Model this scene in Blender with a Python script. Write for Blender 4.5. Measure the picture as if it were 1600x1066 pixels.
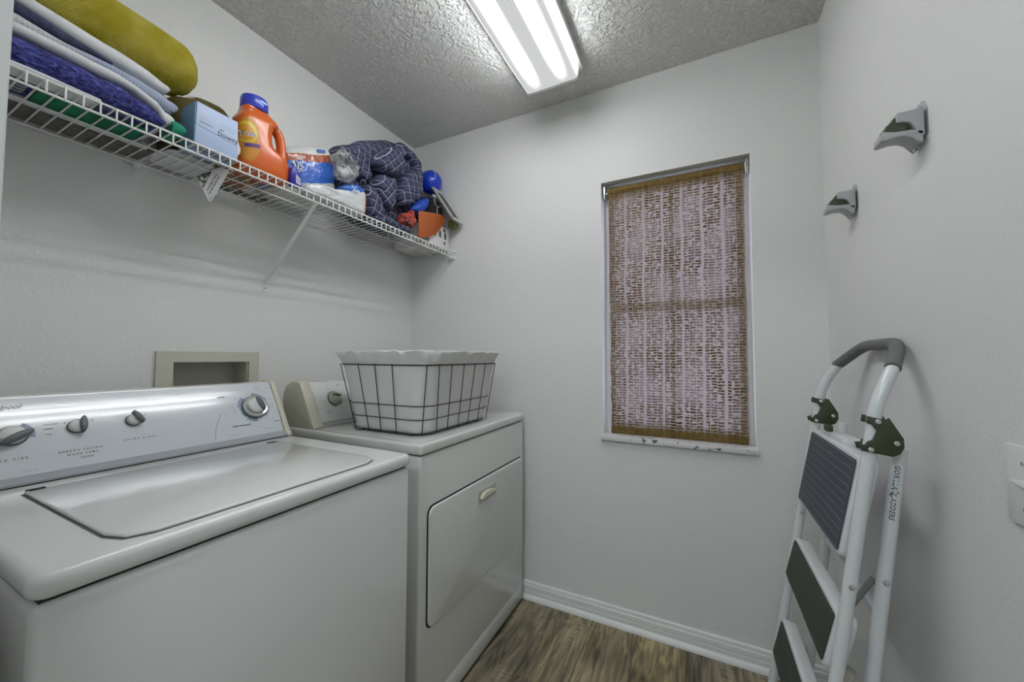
import bpy, bmesh, math, random
from mathutils import Vector, Matrix, noise

random.seed(11)
sc = bpy.context.scene
for o in list(bpy.data.objects):
    bpy.data.objects.remove(o, do_unlink=True)
COL = sc.collection

# ------------------------------------------------------------------ camera
F_PX, YAW, PITCH, ROLL = 586.27, 0.4620, 0.0428, 0.0027
CAM = Vector((1.5324, -1.7310, 1.1742))
_f = Vector((-math.sin(YAW) * math.cos(PITCH), math.cos(YAW) * math.cos(PITCH), math.sin(PITCH)))
_r = Vector((math.cos(YAW), math.sin(YAW), 0))
_u = _r.cross(_f)
_r2 = _r * math.cos(ROLL) + _u * math.sin(ROLL)
_u2 = -_r * math.sin(ROLL) + _u * math.cos(ROLL)
cd = bpy.data.cameras.new('camera')
cam = bpy.data.objects.new('camera', cd)
COL.objects.link(cam)
cd.sensor_fit = 'HORIZONTAL'
cd.sensor_width = 36.0
cd.lens = F_PX / 1600 * 36.0
cd.clip_start = 0.01
m = Matrix((_r2, _u2, -_f)).transposed().to_4x4()
m.translation = CAM
cam.matrix_world = m
sc.camera = cam

# ------------------------------------------------------------------ world, lights, exposure
LAMP_GAP, LAMP_TUBE, LAMP_SIDE = 0.23, 12.5, 8.0
world = bpy.data.worlds.new('outdoor_light')
sc.world = world
world.use_nodes = True
bg = world.node_tree.nodes['Background']
bg.inputs[0].default_value = (0.66, 0.66, 0.80, 1)
bg.inputs[1].default_value = 1.0


def area_light(name, loc, rot, sx, sy, power, color):
    ld = bpy.data.lights.new(name, 'AREA')
    ld.shape = 'RECTANGLE'
    ld.size, ld.size_y = sx, sy
    ld.energy = power
    ld.color = color
    o = bpy.data.objects.new(name, ld)
    COL.objects.link(o)
    o.location = loc
    o.rotation_euler = rot
    return o


# unseen fill light added under the hall ceiling, behind the camera
area_light('hall_fill', (1.25, -2.75, 2.40), (0, 0, 0), 0.9, 0.5, 8, (0.84, 0.94, 1.0))
sc.view_settings.view_transform = 'Standard'
sc.view_settings.look = 'None'
sc.view_settings.exposure = 1.52
sc.view_settings.gamma = 1.0
sc.view_settings.use_curve_mapping = False

W, H = 1.9557, 2.44           # room width and height; window wall is y = 0
YN = -1.62                    # inner face of the wall with the doorway

# ================================================================== material helpers
MATS = {}


def new_mat(name):
    mt = bpy.data.materials.new(name)
    mt.use_nodes = True
    nt = mt.node_tree
    nt.nodes.clear()
    out = nt.nodes.new('ShaderNodeOutputMaterial')
    return mt, nt, out


def N(nt, kind, **kw):
    n = nt.nodes.new(kind)
    for k, v in kw.items():
        if k.startswith('i_'):
            n.inputs[k[2:]].default_value = v
        elif k[0] == 'n' and k[1:].isdigit():
            n.inputs[int(k[1:])].default_value = v
        else:
            setattr(n, k, v)
    return n


def L(nt, a, b):
    nt.links.new(a, b)


def math_node(nt, op, a, b=None, c=None):
    n = nt.nodes.new('ShaderNodeMath')
    n.operation = op
    for i, v in enumerate((a, b, c)):
        if v is None:
            continue
        if isinstance(v, (int, float)):
            n.inputs[i].default_value = v
        else:
            nt.links.new(v, n.inputs[i])
    return n.outputs[0]


def mix_col(nt, fac, a, b):
    n = nt.nodes.new('ShaderNodeMix')
    n.data_type = 'RGBA'
    for idx, v in ((0, fac), (6, a), (7, b)):
        if isinstance(v, (int, float)):
            n.inputs[idx].default_value = v
        elif isinstance(v, tuple):
            n.inputs[idx].default_value = v if len(v) == 4 else (*v, 1)
        else:
            nt.links.new(v, n.inputs[idx])
    return n.outputs[2]


def mat(name, col, rough=0.5, metal=0.0, bump=None, var=None, coat=0.0, spec=0.5, sheen=0.0, trans=0.0):
    """plain principled; bump=(scale, strength, distance, detail); var=(scale, amount)"""
    if name in MATS:
        return MATS[name]
    mt, nt, out = new_mat(name)
    p = N(nt, 'ShaderNodeBsdfPrincipled')
    p.inputs['Base Color'].default_value = (*col, 1)
    p.inputs['Roughness'].default_value = rough
    p.inputs['Metallic'].default_value = metal
    p.inputs['Coat Weight'].default_value = coat
    p.inputs['Coat Roughness'].default_value = 0.08
    p.inputs['Specular IOR Level'].default_value = spec
    if sheen:
        p.inputs['Sheen Weight'].default_value = sheen
    tc = N(nt, 'ShaderNodeTexCoord')
    if var:
        n = N(nt, 'ShaderNodeTexNoise')
        n.inputs['Scale'].default_value = var[0]
        n.inputs['Detail'].default_value = 4
        L(nt, tc.outputs['Object'], n.inputs['Vector'])
        k = var[1]
        lo = tuple(max(0, c * (1 - k)) for c in col)
        hi = tuple(min(1, c * (1 + k)) for c in col)
        mr = N(nt, 'ShaderNodeMapRange', n1=0.3, n2=0.7)
        L(nt, n.outputs['Fac'], mr.inputs[0])
        L(nt, mix_col(nt, mr.outputs[0], lo, hi), p.inputs['Base Color'])
    if bump:
        n = N(nt, 'ShaderNodeTexNoise')
        n.inputs['Scale'].default_value = bump[0]
        n.inputs['Detail'].default_value = bump[3] if len(bump) > 3 else 3
        L(nt, tc.outputs['Object'], n.inputs['Vector'])
        b = N(nt, 'ShaderNodeBump')
        b.inputs['Strength'].default_value = bump[1]
        b.inputs['Distance'].default_value = bump[2]
        L(nt, n.outputs['Fac'], b.inputs['Height'])
        L(nt, b.outputs[0], p.inputs['Normal'])
    L(nt, p.outputs[0], out.inputs[0])
    MATS[name] = mt
    return mt


WALL = mat('wall_paint', (0.73, 0.735, 0.72), 0.62, bump=(110, 0.34, 0.005, 2))


def ceiling_material():
    mt, nt, out = new_mat('knockdown_ceiling')
    p = N(nt, 'ShaderNodeBsdfPrincipled', i_Roughness=0.8)
    p.inputs['Base Color'].default_value = (0.68, 0.685, 0.665, 1)
    tc = N(nt, 'ShaderNodeTexCoord')
    n = N(nt, 'ShaderNodeTexNoise')
    n.inputs['Scale'].default_value = 55
    n.inputs['Detail'].default_value = 2.5
    n.inputs['Distortion'].default_value = 0.8
    L(nt, tc.outputs['Object'], n.inputs['Vector'])
    mr = N(nt, 'ShaderNodeMapRange', n1=0.42, n2=0.60)
    L(nt, n.outputs['Fac'], mr.inputs[0])
    b = N(nt, 'ShaderNodeBump', i_Strength=0.9, i_Distance=0.006)
    L(nt, mr.outputs[0], b.inputs['Height'])
    L(nt, b.outputs[0], p.inputs['Normal'])
    L(nt, p.outputs[0], out.inputs[0])
    return mt


CEIL = ceiling_material()
TRIM = mat('trim_white', (0.76, 0.765, 0.75), 0.35)
ENAMEL = mat('white_enamel', (0.72, 0.73, 0.715), 0.15, coat=0.5, bump=(60, 0.02, 0.001, 2))
ENAMEL_D = mat('dryer_enamel', (0.68, 0.685, 0.655), 0.22, coat=0.4, bump=(60, 0.02, 0.001, 2))
BISQUE = mat('bisque_plastic', (0.60, 0.585, 0.47), 0.35)
PANEL = mat('console_panel_grey', (0.66, 0.70, 0.74), 0.16, coat=0.5)
PANEL_D = mat('dryer_panel_grey', (0.70, 0.715, 0.69), 0.22, coat=0.3)
BAND = mat('console_band', (0.40, 0.43, 0.46), 0.3)
DARK = mat('dark_gap', (0.015, 0.015, 0.013), 0.7)
KNOB_L = mat('knob_light', (0.60, 0.62, 0.60), 0.3)
KNOB_D = mat('knob_dark', (0.085, 0.105, 0.11), 0.35)
INK = mat('print_ink', (0.05, 0.055, 0.065), 0.5)
INK_L = mat('print_ink_pale', (0.40, 0.43, 0.46), 0.5)
BLUEP = mat('print_blue', (0.30, 0.36, 0.52), 0.4)
TEALP = mat('print_teal', (0.20, 0.32, 0.34), 0.4)
WIRE_W = mat('white_vinyl_wire', (0.78, 0.785, 0.76), 0.35)
WIRE_D = mat('dark_wire', (0.025, 0.02, 0.02), 0.4, metal=0.3)
GLOSSW = mat('white_plastic', (0.78, 0.78, 0.77), 0.3)
VINYL = mat('window_vinyl', (0.80, 0.80, 0.82), 0.35)
METAL = mat('bright_metal', (0.62, 0.63, 0.62), 0.25, metal=0.9)


# ================================================================== mesh helpers
class MB:
    def __init__(s):
        s.v, s.f, s.uv = [], [], None

    def add(s, vs, fs):
        o = len(s.v)
        s.v += [tuple(p) for p in vs]
        s.f += [tuple(i + o for i in f) for f in fs]
        return s

    def box(s, x0, x1, y0, y1, z0, z1):
        vs = [(x, y, z) for x in (x0, x1) for y in (y0, y1) for z in (z0, z1)]
        fs = [(0, 1, 3, 2), (4, 6, 7, 5), (0, 4, 5, 1), (2, 3, 7, 6), (0, 2, 6, 4), (1, 5, 7, 3)]
        return s.add(vs, fs)

    def rbox(s, x0, x1, y0, y1, z0, z1, r=0.005, seg=2, M=None):
        bm = bmesh.new()
        bmesh.ops.create_cube(bm, size=1)
        for v in bm.verts:
            v.co = Vector((x0 + (v.co.x + .5) * (x1 - x0), y0 + (v.co.y + .5) * (y1 - y0), z0 + (v.co.z + .5) * (z1 - z0)))
        bmesh.ops.bevel(bm, geom=list(bm.edges), offset=r, segments=seg, profile=0.5, affect='EDGES')
        return s.from_bm(bm, M)

    def from_bm(s, bm, M=None):
        bm.verts.index_update()
        vs = [(M @ v.co) if M else v.co.copy() for v in bm.verts]
        fs = [tuple(v.index for v in f.verts) for f in bm.faces]
        bm.free()
        return s.add(vs, fs)

    def tube(s, path, r, n=8, closed=False, caps=True, flat=1.0):
        P = [Vector(p) for p in path]
        k = len(P)
        R = r if isinstance(r, (list, tuple)) else [r] * k
        up = None
        rings = []
        for i in range(k):
            if closed:
                t = (P[(i + 1) % k] - P[i - 1])
            else:
                t = P[min(i + 1, k - 1)] - P[max(i - 1, 0)]
            t.normalize()
            if up is None:
                a = Vector((0, 0, 1)) if abs(t.z) < .9 else Vector((0, 1, 0))
                up = (a - t * a.dot(t)).normalized()
            else:
                up = (up - t * up.dot(t)).normalized()
            sd = t.cross(up)
            rings.append([P[i] + (up * math.cos(2 * math.pi * j / n) + sd * math.sin(2 * math.pi * j / n) * flat) * R[i] for j in range(n)])
        return s.loft(rings, loop=closed, caps=caps and not closed)

    def loft(s, rings, loop=False, caps=True):
        n = len(rings[0])
        k = len(rings)
        vs = [p for rg in rings for p in rg]
        fs = []
        for i in range(k if loop else k - 1):
            a, b = i * n, ((i + 1) % k) * n
            for j in range(n):
                j2 = (j + 1) % n
                fs.append((a + j, a + j2, b + j2, b + j))
        if caps:
            fs.append(tuple(range(n - 1, -1, -1)))
            fs.append(tuple((k - 1) * n + j for j in range(n)))
        return s.add(vs, fs)

    def lathe(s, prof, c, axis=(0, 0, 1), n=24, xdir=None, sx=1.0):
        ax = Vector(axis).normalized()
        a = Vector(xdir) if xdir else (Vector((0, 1, 0)) if abs(ax.y) < .9 else Vector((1, 0, 0)))
        u = (a - ax * a.dot(ax)).normalized()
        w = ax.cross(u)
        c = Vector(c)
        rings = [[c + ax * h + (u * math.cos(2 * math.pi * j / n) * sx + w * math.sin(2 * math.pi * j / n)) * max(r, 1e-5) for j in range(n)] for r, h in prof]
        return s.loft(rings)

    def prism(s, poly, o, u, v, depth, bev=0, seg=2):
        """poly in (a, b) -> o + a u + b v, extruded along u x v by depth"""
        o, u, v = Vector(o), Vector(u), Vector(v)
        w = u.cross(v).normalized()
        bm = bmesh.new()
        A = [bm.verts.new(o + u * a + v * b) for a, b in poly]
        B = [bm.verts.new(o + u * a + v * b + w * depth) for a, b in poly]
        n = len(poly)
        bm.faces.new(A[::-1])
        bm.faces.new(B)
        for i in range(n):
            bm.faces.new((A[i], A[(i + 1) % n], B[(i + 1) % n], B[i]))
        bmesh.ops.recalc_face_normals(bm, faces=bm.faces)
        if bev:
            es = [e for e in bm.edges if e.calc_face_angle(0) > .6]
            bmesh.ops.bevel(bm, geom=es, offset=bev, segments=seg, profile=.5, affect='EDGES', clamp_overlap=True)
        return s.from_bm(bm)

    def ring_prism(s, outer, inner, o, u, v, depth):
        o, u, v = Vector(o), Vector(u), Vector(v)
        w = u.cross(v).normalized() * depth
        n = len(outer)
        vs = []
        for poly in (outer, inner):
            for k in (0, 1):
                vs += [o + u * a + v * b + w * k for a, b in poly]
        fs = []
        O0, O1, I0, I1 = 0, n, 2 * n, 3 * n
        for i in range(n):
            j = (i + 1) % n
            fs += [(O0 + i, O0 + j, O1 + j, O1 + i), (I0 + j, I0 + i, I1 + i, I1 + j),
                   (O1 + i, O1 + j, I1 + j, I1 + i), (O0 + j, O0 + i, I0 + i, I0 + j)]
        return s.add(vs, fs)

    def grid(s, fn, nu, nv, closed_u=False):
        vs = [fn(i / (nu if closed_u else nu - 1), j / (nv - 1)) for j in range(nv) for i in range(nu)]
        fs = []
        for j in range(nv - 1):
            for i in range(nu if closed_u else nu - 1):
                a = j * nu + i
                b = j * nu + (i + 1) % nu
                fs.append((a, b, b + nu, a + nu))
        return s.add(vs, fs)


ORI = {}


def finish(me, smooth=35):
    bm = bmesh.new()
    bm.from_mesh(me)
    bmesh.ops.remove_doubles(bm, verts=bm.verts, dist=1e-6)
    bmesh.ops.recalc_face_normals(bm, faces=bm.faces)
    bm.to_mesh(me)
    bm.free()
    if smooth:
        for p in me.polygons:
            p.use_smooth = True
        me.set_sharp_from_angle(angle=math.radians(smooth))


def build(name, mb, material, parent=None, origin=None, smooth=35, uvfn=None, keep=False):
    """links the collected shape as ONE mesh object (verts given in world space)"""
    if parent is not None:
        org = ORI[parent.name]
    else:
        org = Vector(origin) if origin else Vector((0, 0, 0))
    me = bpy.data.meshes.new(name)
    me.from_pydata([Vector(p) - org for p in mb.v], [], mb.f)
    if not keep:
        finish(me, smooth)
    elif smooth:
        for p in me.polygons:
            p.use_smooth = True
    if uvfn:
        uv = me.uv_layers.new(name='UVMap')
        for lp in me.loops:
            uv.data[lp.index].uv = uvfn(me.vertices[lp.vertex_index].co + org, lp.vertex_index)
    me.materials.append(material)
    o = bpy.data.objects.new(name, me)
    COL.objects.link(o)
    if parent is not None:
        o.parent = parent
    else:
        o.location = org
    ORI[o.name] = org
    return o


def tag(o, label, cat, group=None):
    o['label'] = label
    o['category'] = cat
    if group:
        o['group'] = group
    return o


def thing(name, label, cat, loc, group=None):
    o = bpy.data.objects.new(name, None)
    COL.objects.link(o)
    o.empty_display_size = .05
    o.location = loc
    ORI[o.name] = Vector(loc)
    return tag(o, label, cat, group)


def struct(name, mb, material, **kw):
    o = build(name, mb, material, **kw)
    o['kind'] = 'structure'
    return o


def copy_part(src, parent, offset=None, rot=None):
    c = src.copy()
    COL.objects.link(c)
    c.parent = parent
    if offset is not None:
        c.location = Vector(src.location) + Vector(offset)
    ORI[c.name] = ORI[parent.name]
    return c


def rrect(a0, a1, b0, b1, r, n=5):
    pts = []
    for ca, cb, t0 in ((a1 - r, b0 + r, -90), (a1 - r, b1 - r, 0), (a0 + r, b1 - r, 90), (a0 + r, b0 + r, 180)):
        for k in range(n + 1):
            t = math.radians(t0 + 90 * k / n)
            pts.append((ca + r * math.cos(t), cb + r * math.sin(t)))
    return pts


def text_mb(s, size, o, u, v, depth=0.0004, shear=0.0, spacing=1.0, align='CENTER', warp=None, bold=0.0):
    cu = bpy.data.curves.new('lettering', 'FONT')
    cu.body = s
    cu.size = 1.0
    cu.shear = shear
    cu.space_character = spacing
    cu.align_x = align
    cu.align_y = 'CENTER'
    cu.resolution_u = 2
    cu.offset = bold
    t = bpy.data.objects.new('lettering', cu)
    COL.objects.link(t)
    bpy.context.view_layer.update()
    me = bpy.data.meshes.new_from_object(t)
    o, u, v = Vector(o), Vector(u).normalized(), Vector(v).normalized()
    w = u.cross(v)
    mb = MB()
    vs = []
    for p in me.vertices:
        q = o + u * (p.co.x * size) + v * (p.co.y * size) + w * depth
        if warp:
            q = warp(q)
        vs.append(q)
    mb.add(vs, [tuple(f.vertices) for f in me.polygons])
    bpy.data.objects.remove(t, do_unlink=True)
    bpy.data.curves.remove(cu)
    bpy.data.meshes.remove(me)
    return mb


def lettering(parent, s, size, o, u, v, material=None, **kw):
    return build('lettering', text_mb(s, size, o, u, v, **kw), material or INK, parent, smooth=None, keep=True)


def nz(p, s=1.0, seed=0.0):
    return noise.noise(Vector((p[0] * s + seed, p[1] * s + seed * 1.7, p[2] * s - seed)))


def resample(poly, n, smooth_it=2):
    """closed polygon -> n even points, softened"""
    P = [Vector((a, b)) for a, b in poly]
    k = len(P)
    seg = [(P[(i + 1) % k] - P[i]).length for i in range(k)]
    T = sum(seg)
    out = []
    i, acc = 0, 0
    for j in range(n):
        d = T * j / n
        while acc + seg[i] < d:
            acc += seg[i]
            i += 1
        out.append(P[i].lerp(P[(i + 1) % k], (d - acc) / max(seg[i], 1e-9)))
    for _ in range(smooth_it):
        out = [(out[i - 1] + out[i] * 2 + out[(i + 1) % n]) / 4 for i in range(n)]
    return [(p.x, p.y) for p in out]


def inflate(poly, xc, df, db, n=40, rings=12, p=0.5, amp=0.0, ns=12.0, seed=0.0, smooth_it=2, center=None):
    """soft solid whose outline in the y-z plane is poly and that bulges df towards +x and db towards -x"""
    mb = MB()
    O = resample(poly, n, smooth_it)
    cy = center[0] if center else sum(a for a, b in O) / n
    cz = center[1] if center else sum(b for a, b in O) / n
    R = []
    for k in range(rings + 1):
        a = -math.pi / 2 + math.pi * k / rings
        sc_ = max(math.cos(a), 1e-3) ** p
        off = math.sin(a)
        x = xc + (off * df if off > 0 else off * db)
        R.append([Vector((x, cy + (y - cy) * sc_, cz + (z - cz) * sc_)) for y, z in O])
    if amp:
        for rg in R:
            for q in rg:
                d = nz(q, ns, seed) + .5 * nz(q, ns * 2.3, seed + 3)
                r = abs(nz(q, ns * .8, seed + 9))
                q.x += amp * (d - 1.2 * (0.25 - min(r, .25)))
                q.y += amp * .6 * nz(q, ns, seed + 5)
                q.z += amp * .6 * nz(q, ns, seed + 7)
    return mb.loft(R)


def towel(stations, x0, x1, r=0.5, n=20, amp=0.002, ns=25, seed=0, fine=4):
    """folded cloth: stations (y, z0, z1) lofted along y, rounded at front, back and at the far end"""
    S = []
    for i in range(len(stations) - 1):
        a, b = stations[i], stations[i + 1]
        for k in range(fine):
            t = k / fine
            S.append(tuple(a[j] + (b[j] - a[j]) * t for j in range(3)))
    S.append(stations[-1])
    y, z0, z1 = S[-1]
    h = (z1 - z0) / 2
    ext = []
    for k in range(1, 5):
        t = k / 4 * math.pi / 2
        ext.append((y + math.sin(t) * h * 1.0, (z0 + z1) / 2 - math.cos(t) * h, (z0 + z1) / 2 + math.cos(t) * h))
    S += ext
    rings = []
    for y, a, b in S:
        h = max((b - a) / 2, 0.0008)
        zc = (a + b) / 2
        rg = []
        m = n // 2
        for k in range(m + 1):
            t = -math.pi / 2 + math.pi * k / m
            rg.append(Vector((x1 - h + math.cos(t) * h, y, zc + math.sin(t) * h)))
        for k in range(m + 1):
            t = math.pi / 2 + math.pi * k / m
            rg.append(Vector((x0 + h + math.cos(t) * h, y, zc + math.sin(t) * h)))
        for q in rg:
            q.x += amp * nz(q, ns, seed) + amp * 2 * nz((0, q.y, 0), 9, seed)
            q.z += amp * .6 * nz(q, ns, seed + 4)
        rings.append(rg)
    return MB().loft(rings)

# ================================================================== the room
def wood_material():
    mt, nt, out = new_mat('rustic_plank')
    p = N(nt, 'ShaderNodeBsdfPrincipled', i_Roughness=0.42)
    tc = N(nt, 'ShaderNodeTexCoord')
    oi = N(nt, 'ShaderNodeObjectInfo')
    off = N(nt, 'ShaderNodeVectorMath', operation='SCALE')
    cmb = N(nt, 'ShaderNodeCombineXYZ')
    for i in range(3):
        L(nt, oi.outputs['Random'], cmb.inputs[i])
    L(nt, cmb.outputs[0], off.inputs[0])
    off.inputs['Scale'].default_value = 37.0
    add = N(nt, 'ShaderNodeVectorMath', operation='ADD')
    L(nt, tc.outputs['Object'], add.inputs[0])
    L(nt, off.outputs[0], add.inputs[1])

    def noise_at(sx, sy, sz, scale, detail, dist=0.0):
        mp = N(nt, 'ShaderNodeMapping')
        mp.inputs['Scale'].default_value = (sx, sy, sz)
        L(nt, add.outputs[0], mp.inputs[0])
        n = N(nt, 'ShaderNodeTexNoise')
        n.inputs['Scale'].default_value = scale
        n.inputs['Detail'].default_value = detail
        n.inputs['Distortion'].default_value = dist
        L(nt, mp.outputs[0], n.inputs['Vector'])
        return n.outputs['Fac']
    grain = noise_at(1, .10, 1, 55, 5, 0.6)
    ring = noise_at(1, .16, 1, 11, 2, 1.2)
    wv = math_node(nt, 'SINE', math_node(nt, 'MULTIPLY', ring, 42))
    wv = math_node(nt, 'MULTIPLY_ADD', wv, .5, .5)
    saw = noise_at(.25, 3.2, 1, 60, 3, 0.2)
    patch = noise_at(1, .3, 1, 7, 2)
    cr = N(nt, 'ShaderNodeValToRGB')
    e = cr.color_ramp.elements
    e[0].position, e[0].color = .25, (0.060, 0.048, 0.030, 1)
    e[1].position, e[1].color = .75, (0.34, 0.275, 0.165, 1)
    e2 = cr.color_ramp.elements.new(.5)
    e2.color = (0.175, 0.142, 0.085, 1)
    t = math_node(nt, 'ADD', math_node(nt, 'MULTIPLY', grain, .85), math_node(nt, 'MULTIPLY', wv, .17))
    t = math_node(nt, 'ADD', t, math_node(nt, 'MULTIPLY', patch, .62))
    L(nt, math_node(nt, 'ADD', t, -.31), cr.inputs[0])
    c = cr.outputs[0]
    # saw marks in patches
    pm = N(nt, 'ShaderNodeMapRange', n1=.52, n2=.62)
    L(nt, patch, pm.inputs[0])
    sm = N(nt, 'ShaderNodeMapRange', n1=.50, n2=.60)
    L(nt, saw, sm.inputs[0])
    c = mix_col(nt, math_node(nt, 'MULTIPLY', math_node(nt, 'MULTIPLY', pm.outputs[0], sm.outputs[0]), .75), c, (0.40, 0.335, 0.21))
    # each board its own tone
    hs = N(nt, 'ShaderNodeHueSaturation')
    L(nt, math_node(nt, 'MULTIPLY_ADD', oi.outputs['Random'], .30, .85), hs.inputs['Saturation'])
    L(nt, math_node(nt, 'MULTIPLY_ADD', oi.outputs['Random'], .45, .95), hs.inputs['Value'])
    L(nt, c, hs.inputs['Color'])
    L(nt, hs.outputs[0], p.inputs['Base Color'])
    b = N(nt, 'ShaderNodeBump', i_Strength=0.25, i_Distance=0.002)
    L(nt, grain, b.inputs['Height'])
    L(nt, b.outputs[0], p.inputs['Normal'])
    L(nt, p.outputs[0], out.inputs[0])
    return mt


WOOD = wood_material()
YB = -3.4
floor = struct('floor', MB().box(-0.9, W + .12, YB, .0, -.05, -.006), DARK, smooth=None)
pw = 0.19
pm_ = MB().rbox(-pw / 2 + .0006, pw / 2 - .0006, -.6, .6, -.006, 0, r=.0012, seg=1)
plank_src = None
cols = []
x = 1.09
while x > 0.0:
    x -= pw
while x < W:
    cols.append(x)
    x += pw
rp = random.Random(5)
for cx in cols:
    y = -rp.uniform(.15, 1.1)
    y1 = 0.0
    first = True
    while y1 > -2.6:
        L0 = rp.uniform(.35, 1.1) if first else 1.2
        first = False
        y0 = max(y1 - L0, YB)
        a, b = max(cx, 0.0), min(cx + pw, W)
        if b - a > .02:
            mbp = MB().rbox(a + .0006, b - .0006, y0 + .0006, y1 - .0006, -.006, 0, r=.0011, seg=1)
            build('plank', mbp, WOOD, floor, smooth=None)
        y1 = y0

# left wall with the recess for the laundry outlet box
HX = (-1.13, -.902, .93, 1.155)
mb = MB()
mb.box(-.12, 0, YN - .12, HX[0], 0, H).box(-.12, 0, HX[1], .12, 0, H)
mb.box(-.12, 0, HX[0], HX[1], 0, HX[2]).box(-.12, 0, HX[0], HX[1], HX[3], H)
struct('wall_left', mb, WALL, smooth=None)
# window wall
WX0, WX1, WZ0, WZ1 = 1.135, 1.727, 0.822, 1.990
mb = MB()
mb.box(0, WX0, 0, .12, 0, H).box(WX1, W + .12, 0, .12, 0, H)
mb.box(WX0, WX1, 0, .12, 0, WZ0).box(WX0, WX1, 0, .12, WZ1, H)
struct('wall_back', mb, WALL, smooth=None)
struct('wall_right', MB().box(W, W + .12, YB, 0, 0, H), WALL, smooth=None)
mb = MB().box(0, .845, YN - .12, YN, 0, H).box(1.80, W, YN - .12, YN, 0, H).box(.845, 1.80, YN - .12, YN, 2.06, H)
struct('wall_front', mb, WALL, smooth=None)
struct('ceiling', MB().box(-.9, W + .12, YB, .12, H, H + .08), CEIL, smooth=None)
mb = MB().box(-.9, W, YB - .1, YB, 0, H).box(-1.0, -.9, YB, YN - .12, 0, H).box(-.9, -.12, YN - .12, YN - .02, 0, H)
struct('wall_hall', mb, WALL, smooth=None)
# door jamb and casing beside the camera
mb = MB()
mb.rbox(.845, .862, YN - .125, YN, 0, 2.045, r=.002, seg=1)
mb.rbox(.79, .855, YN - .132, YN - .12, 0, 2.10, r=.004, seg=2)
struct('trim_1', mb, TRIM)

# baseboards: stepped top, groove, shoe moulding
BP = [(0, 0), (.026, 0), (.0255, .006), (.022, .014), (.0165, .020), (.0135, .0215), (.0135, .038), (.0105, .0395), (.0105, .044),
      (.0135, .0455), (.0125, .062), (.0095, .064), (.0095, .069), (.0075, .077), (.003, .0795), (0, .0795)]
mb = MB().prism(BP, (0, 0, 0), (0, -1, 0), (0, 0, 1), -W)
struct('baseboard_back', mb, TRIM, smooth=25)
mb = MB().prism(BP, (W, 0, 0), (-1, 0, 0), (0, 0, 1), 1.50)
struct('baseboard_right', mb, TRIM, smooth=25)

# ------------------------------------------------------------------ window
def glass_material():
    mt, nt, out = new_mat('window_glass')
    t = N(nt, 'ShaderNodeBsdfTransparent')
    t.inputs[0].default_value = (.93, .94, .97, 1)
    g = N(nt, 'ShaderNodeBsdfGlossy', i_Roughness=0.03)
    mx = N(nt, 'ShaderNodeMixShader', n0=.06)
    L(nt, t.outputs[0], mx.inputs[1])
    L(nt, g.outputs[0], mx.inputs[2])
    L(nt, mx.outputs[0], out.inputs[0])
    return mt


GLASS = glass_material()


def marble_material():
    mt, nt, out = new_mat('marble_sill')
    p = N(nt, 'ShaderNodeBsdfPrincipled', i_Roughness=0.25)
    tc = N(nt, 'ShaderNodeTexCoord')
    n = N(nt, 'ShaderNodeTexNoise')
    n.inputs['Scale'].default_value = 26
    n.inputs['Detail'].default_value = 6
    n.inputs['Distortion'].default_value = 1.5
    L(nt, tc.outputs['Object'], n.inputs['Vector'])
    mr = N(nt, 'ShaderNodeMapRange', n1=.60, n2=.68)
    L(nt, n.outputs['Fac'], mr.inputs[0])
    L(nt, mix_col(nt, mr.outputs[0], (.70, .69, .68), (.10, .09, .09)), p.inputs['Base Color'])
    L(nt, p.outputs[0], out.inputs[0])
    return mt


win = bpy.data.objects.new('window_1', None)
COL.objects.link(win)
win.location = (1.431, .09, WZ0)
ORI[win.name] = Vector(win.location)
win['kind'] = 'structure'
X, Z = (0, 1, 0), (0, 0, 1)


def rect(a0, a1, b0, b1):
    return [(a0, b0), (a1, b0), (a1, b1), (a0, b1)]


U, V_ = (1, 0, 0), (0, 0, 1)
mb = MB().ring_prism(rect(WX0, WX1, WZ0, WZ1), rect(WX0 + .016, WX1 - .016, WZ0 + .016, WZ1 - .016), (0, .115, 0), U, V_, .045)
build('window_frame', mb, VINYL, win, smooth=None)
ZM = 1.405
for nm, za, zb, yy in (('upper_sash', ZM - .018, WZ1 - .016, .11), ('lower_sash', WZ0 + .016, ZM + .018, .095)):
    a0, a1 = WX0 + .016, WX1 - .016
    mb = MB().ring_prism(rect(a0, a1, za, zb), rect(a0 + .028, a1 - .028, za + .032, zb - .032), (0, yy, 0), U, V_, .018)
    so = build(nm, mb, VINYL, win, smooth=None)
    build('muntin', MB().box(1.424, 1.440, yy - .014, yy - .004, za + .03, zb - .03), VINYL, so, smooth=None)
    build('pane', MB().box(a0 + .026, a1 - .026, yy - .010, yy - .007, za + .03, zb - .03), GLASS, so, smooth=None)
mb = MB().rbox(1.128, 1.731, -.022, .085, WZ0 - .020, WZ0 + .002, r=.003)
build('window_sill', mb, marble_material(), win)


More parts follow.
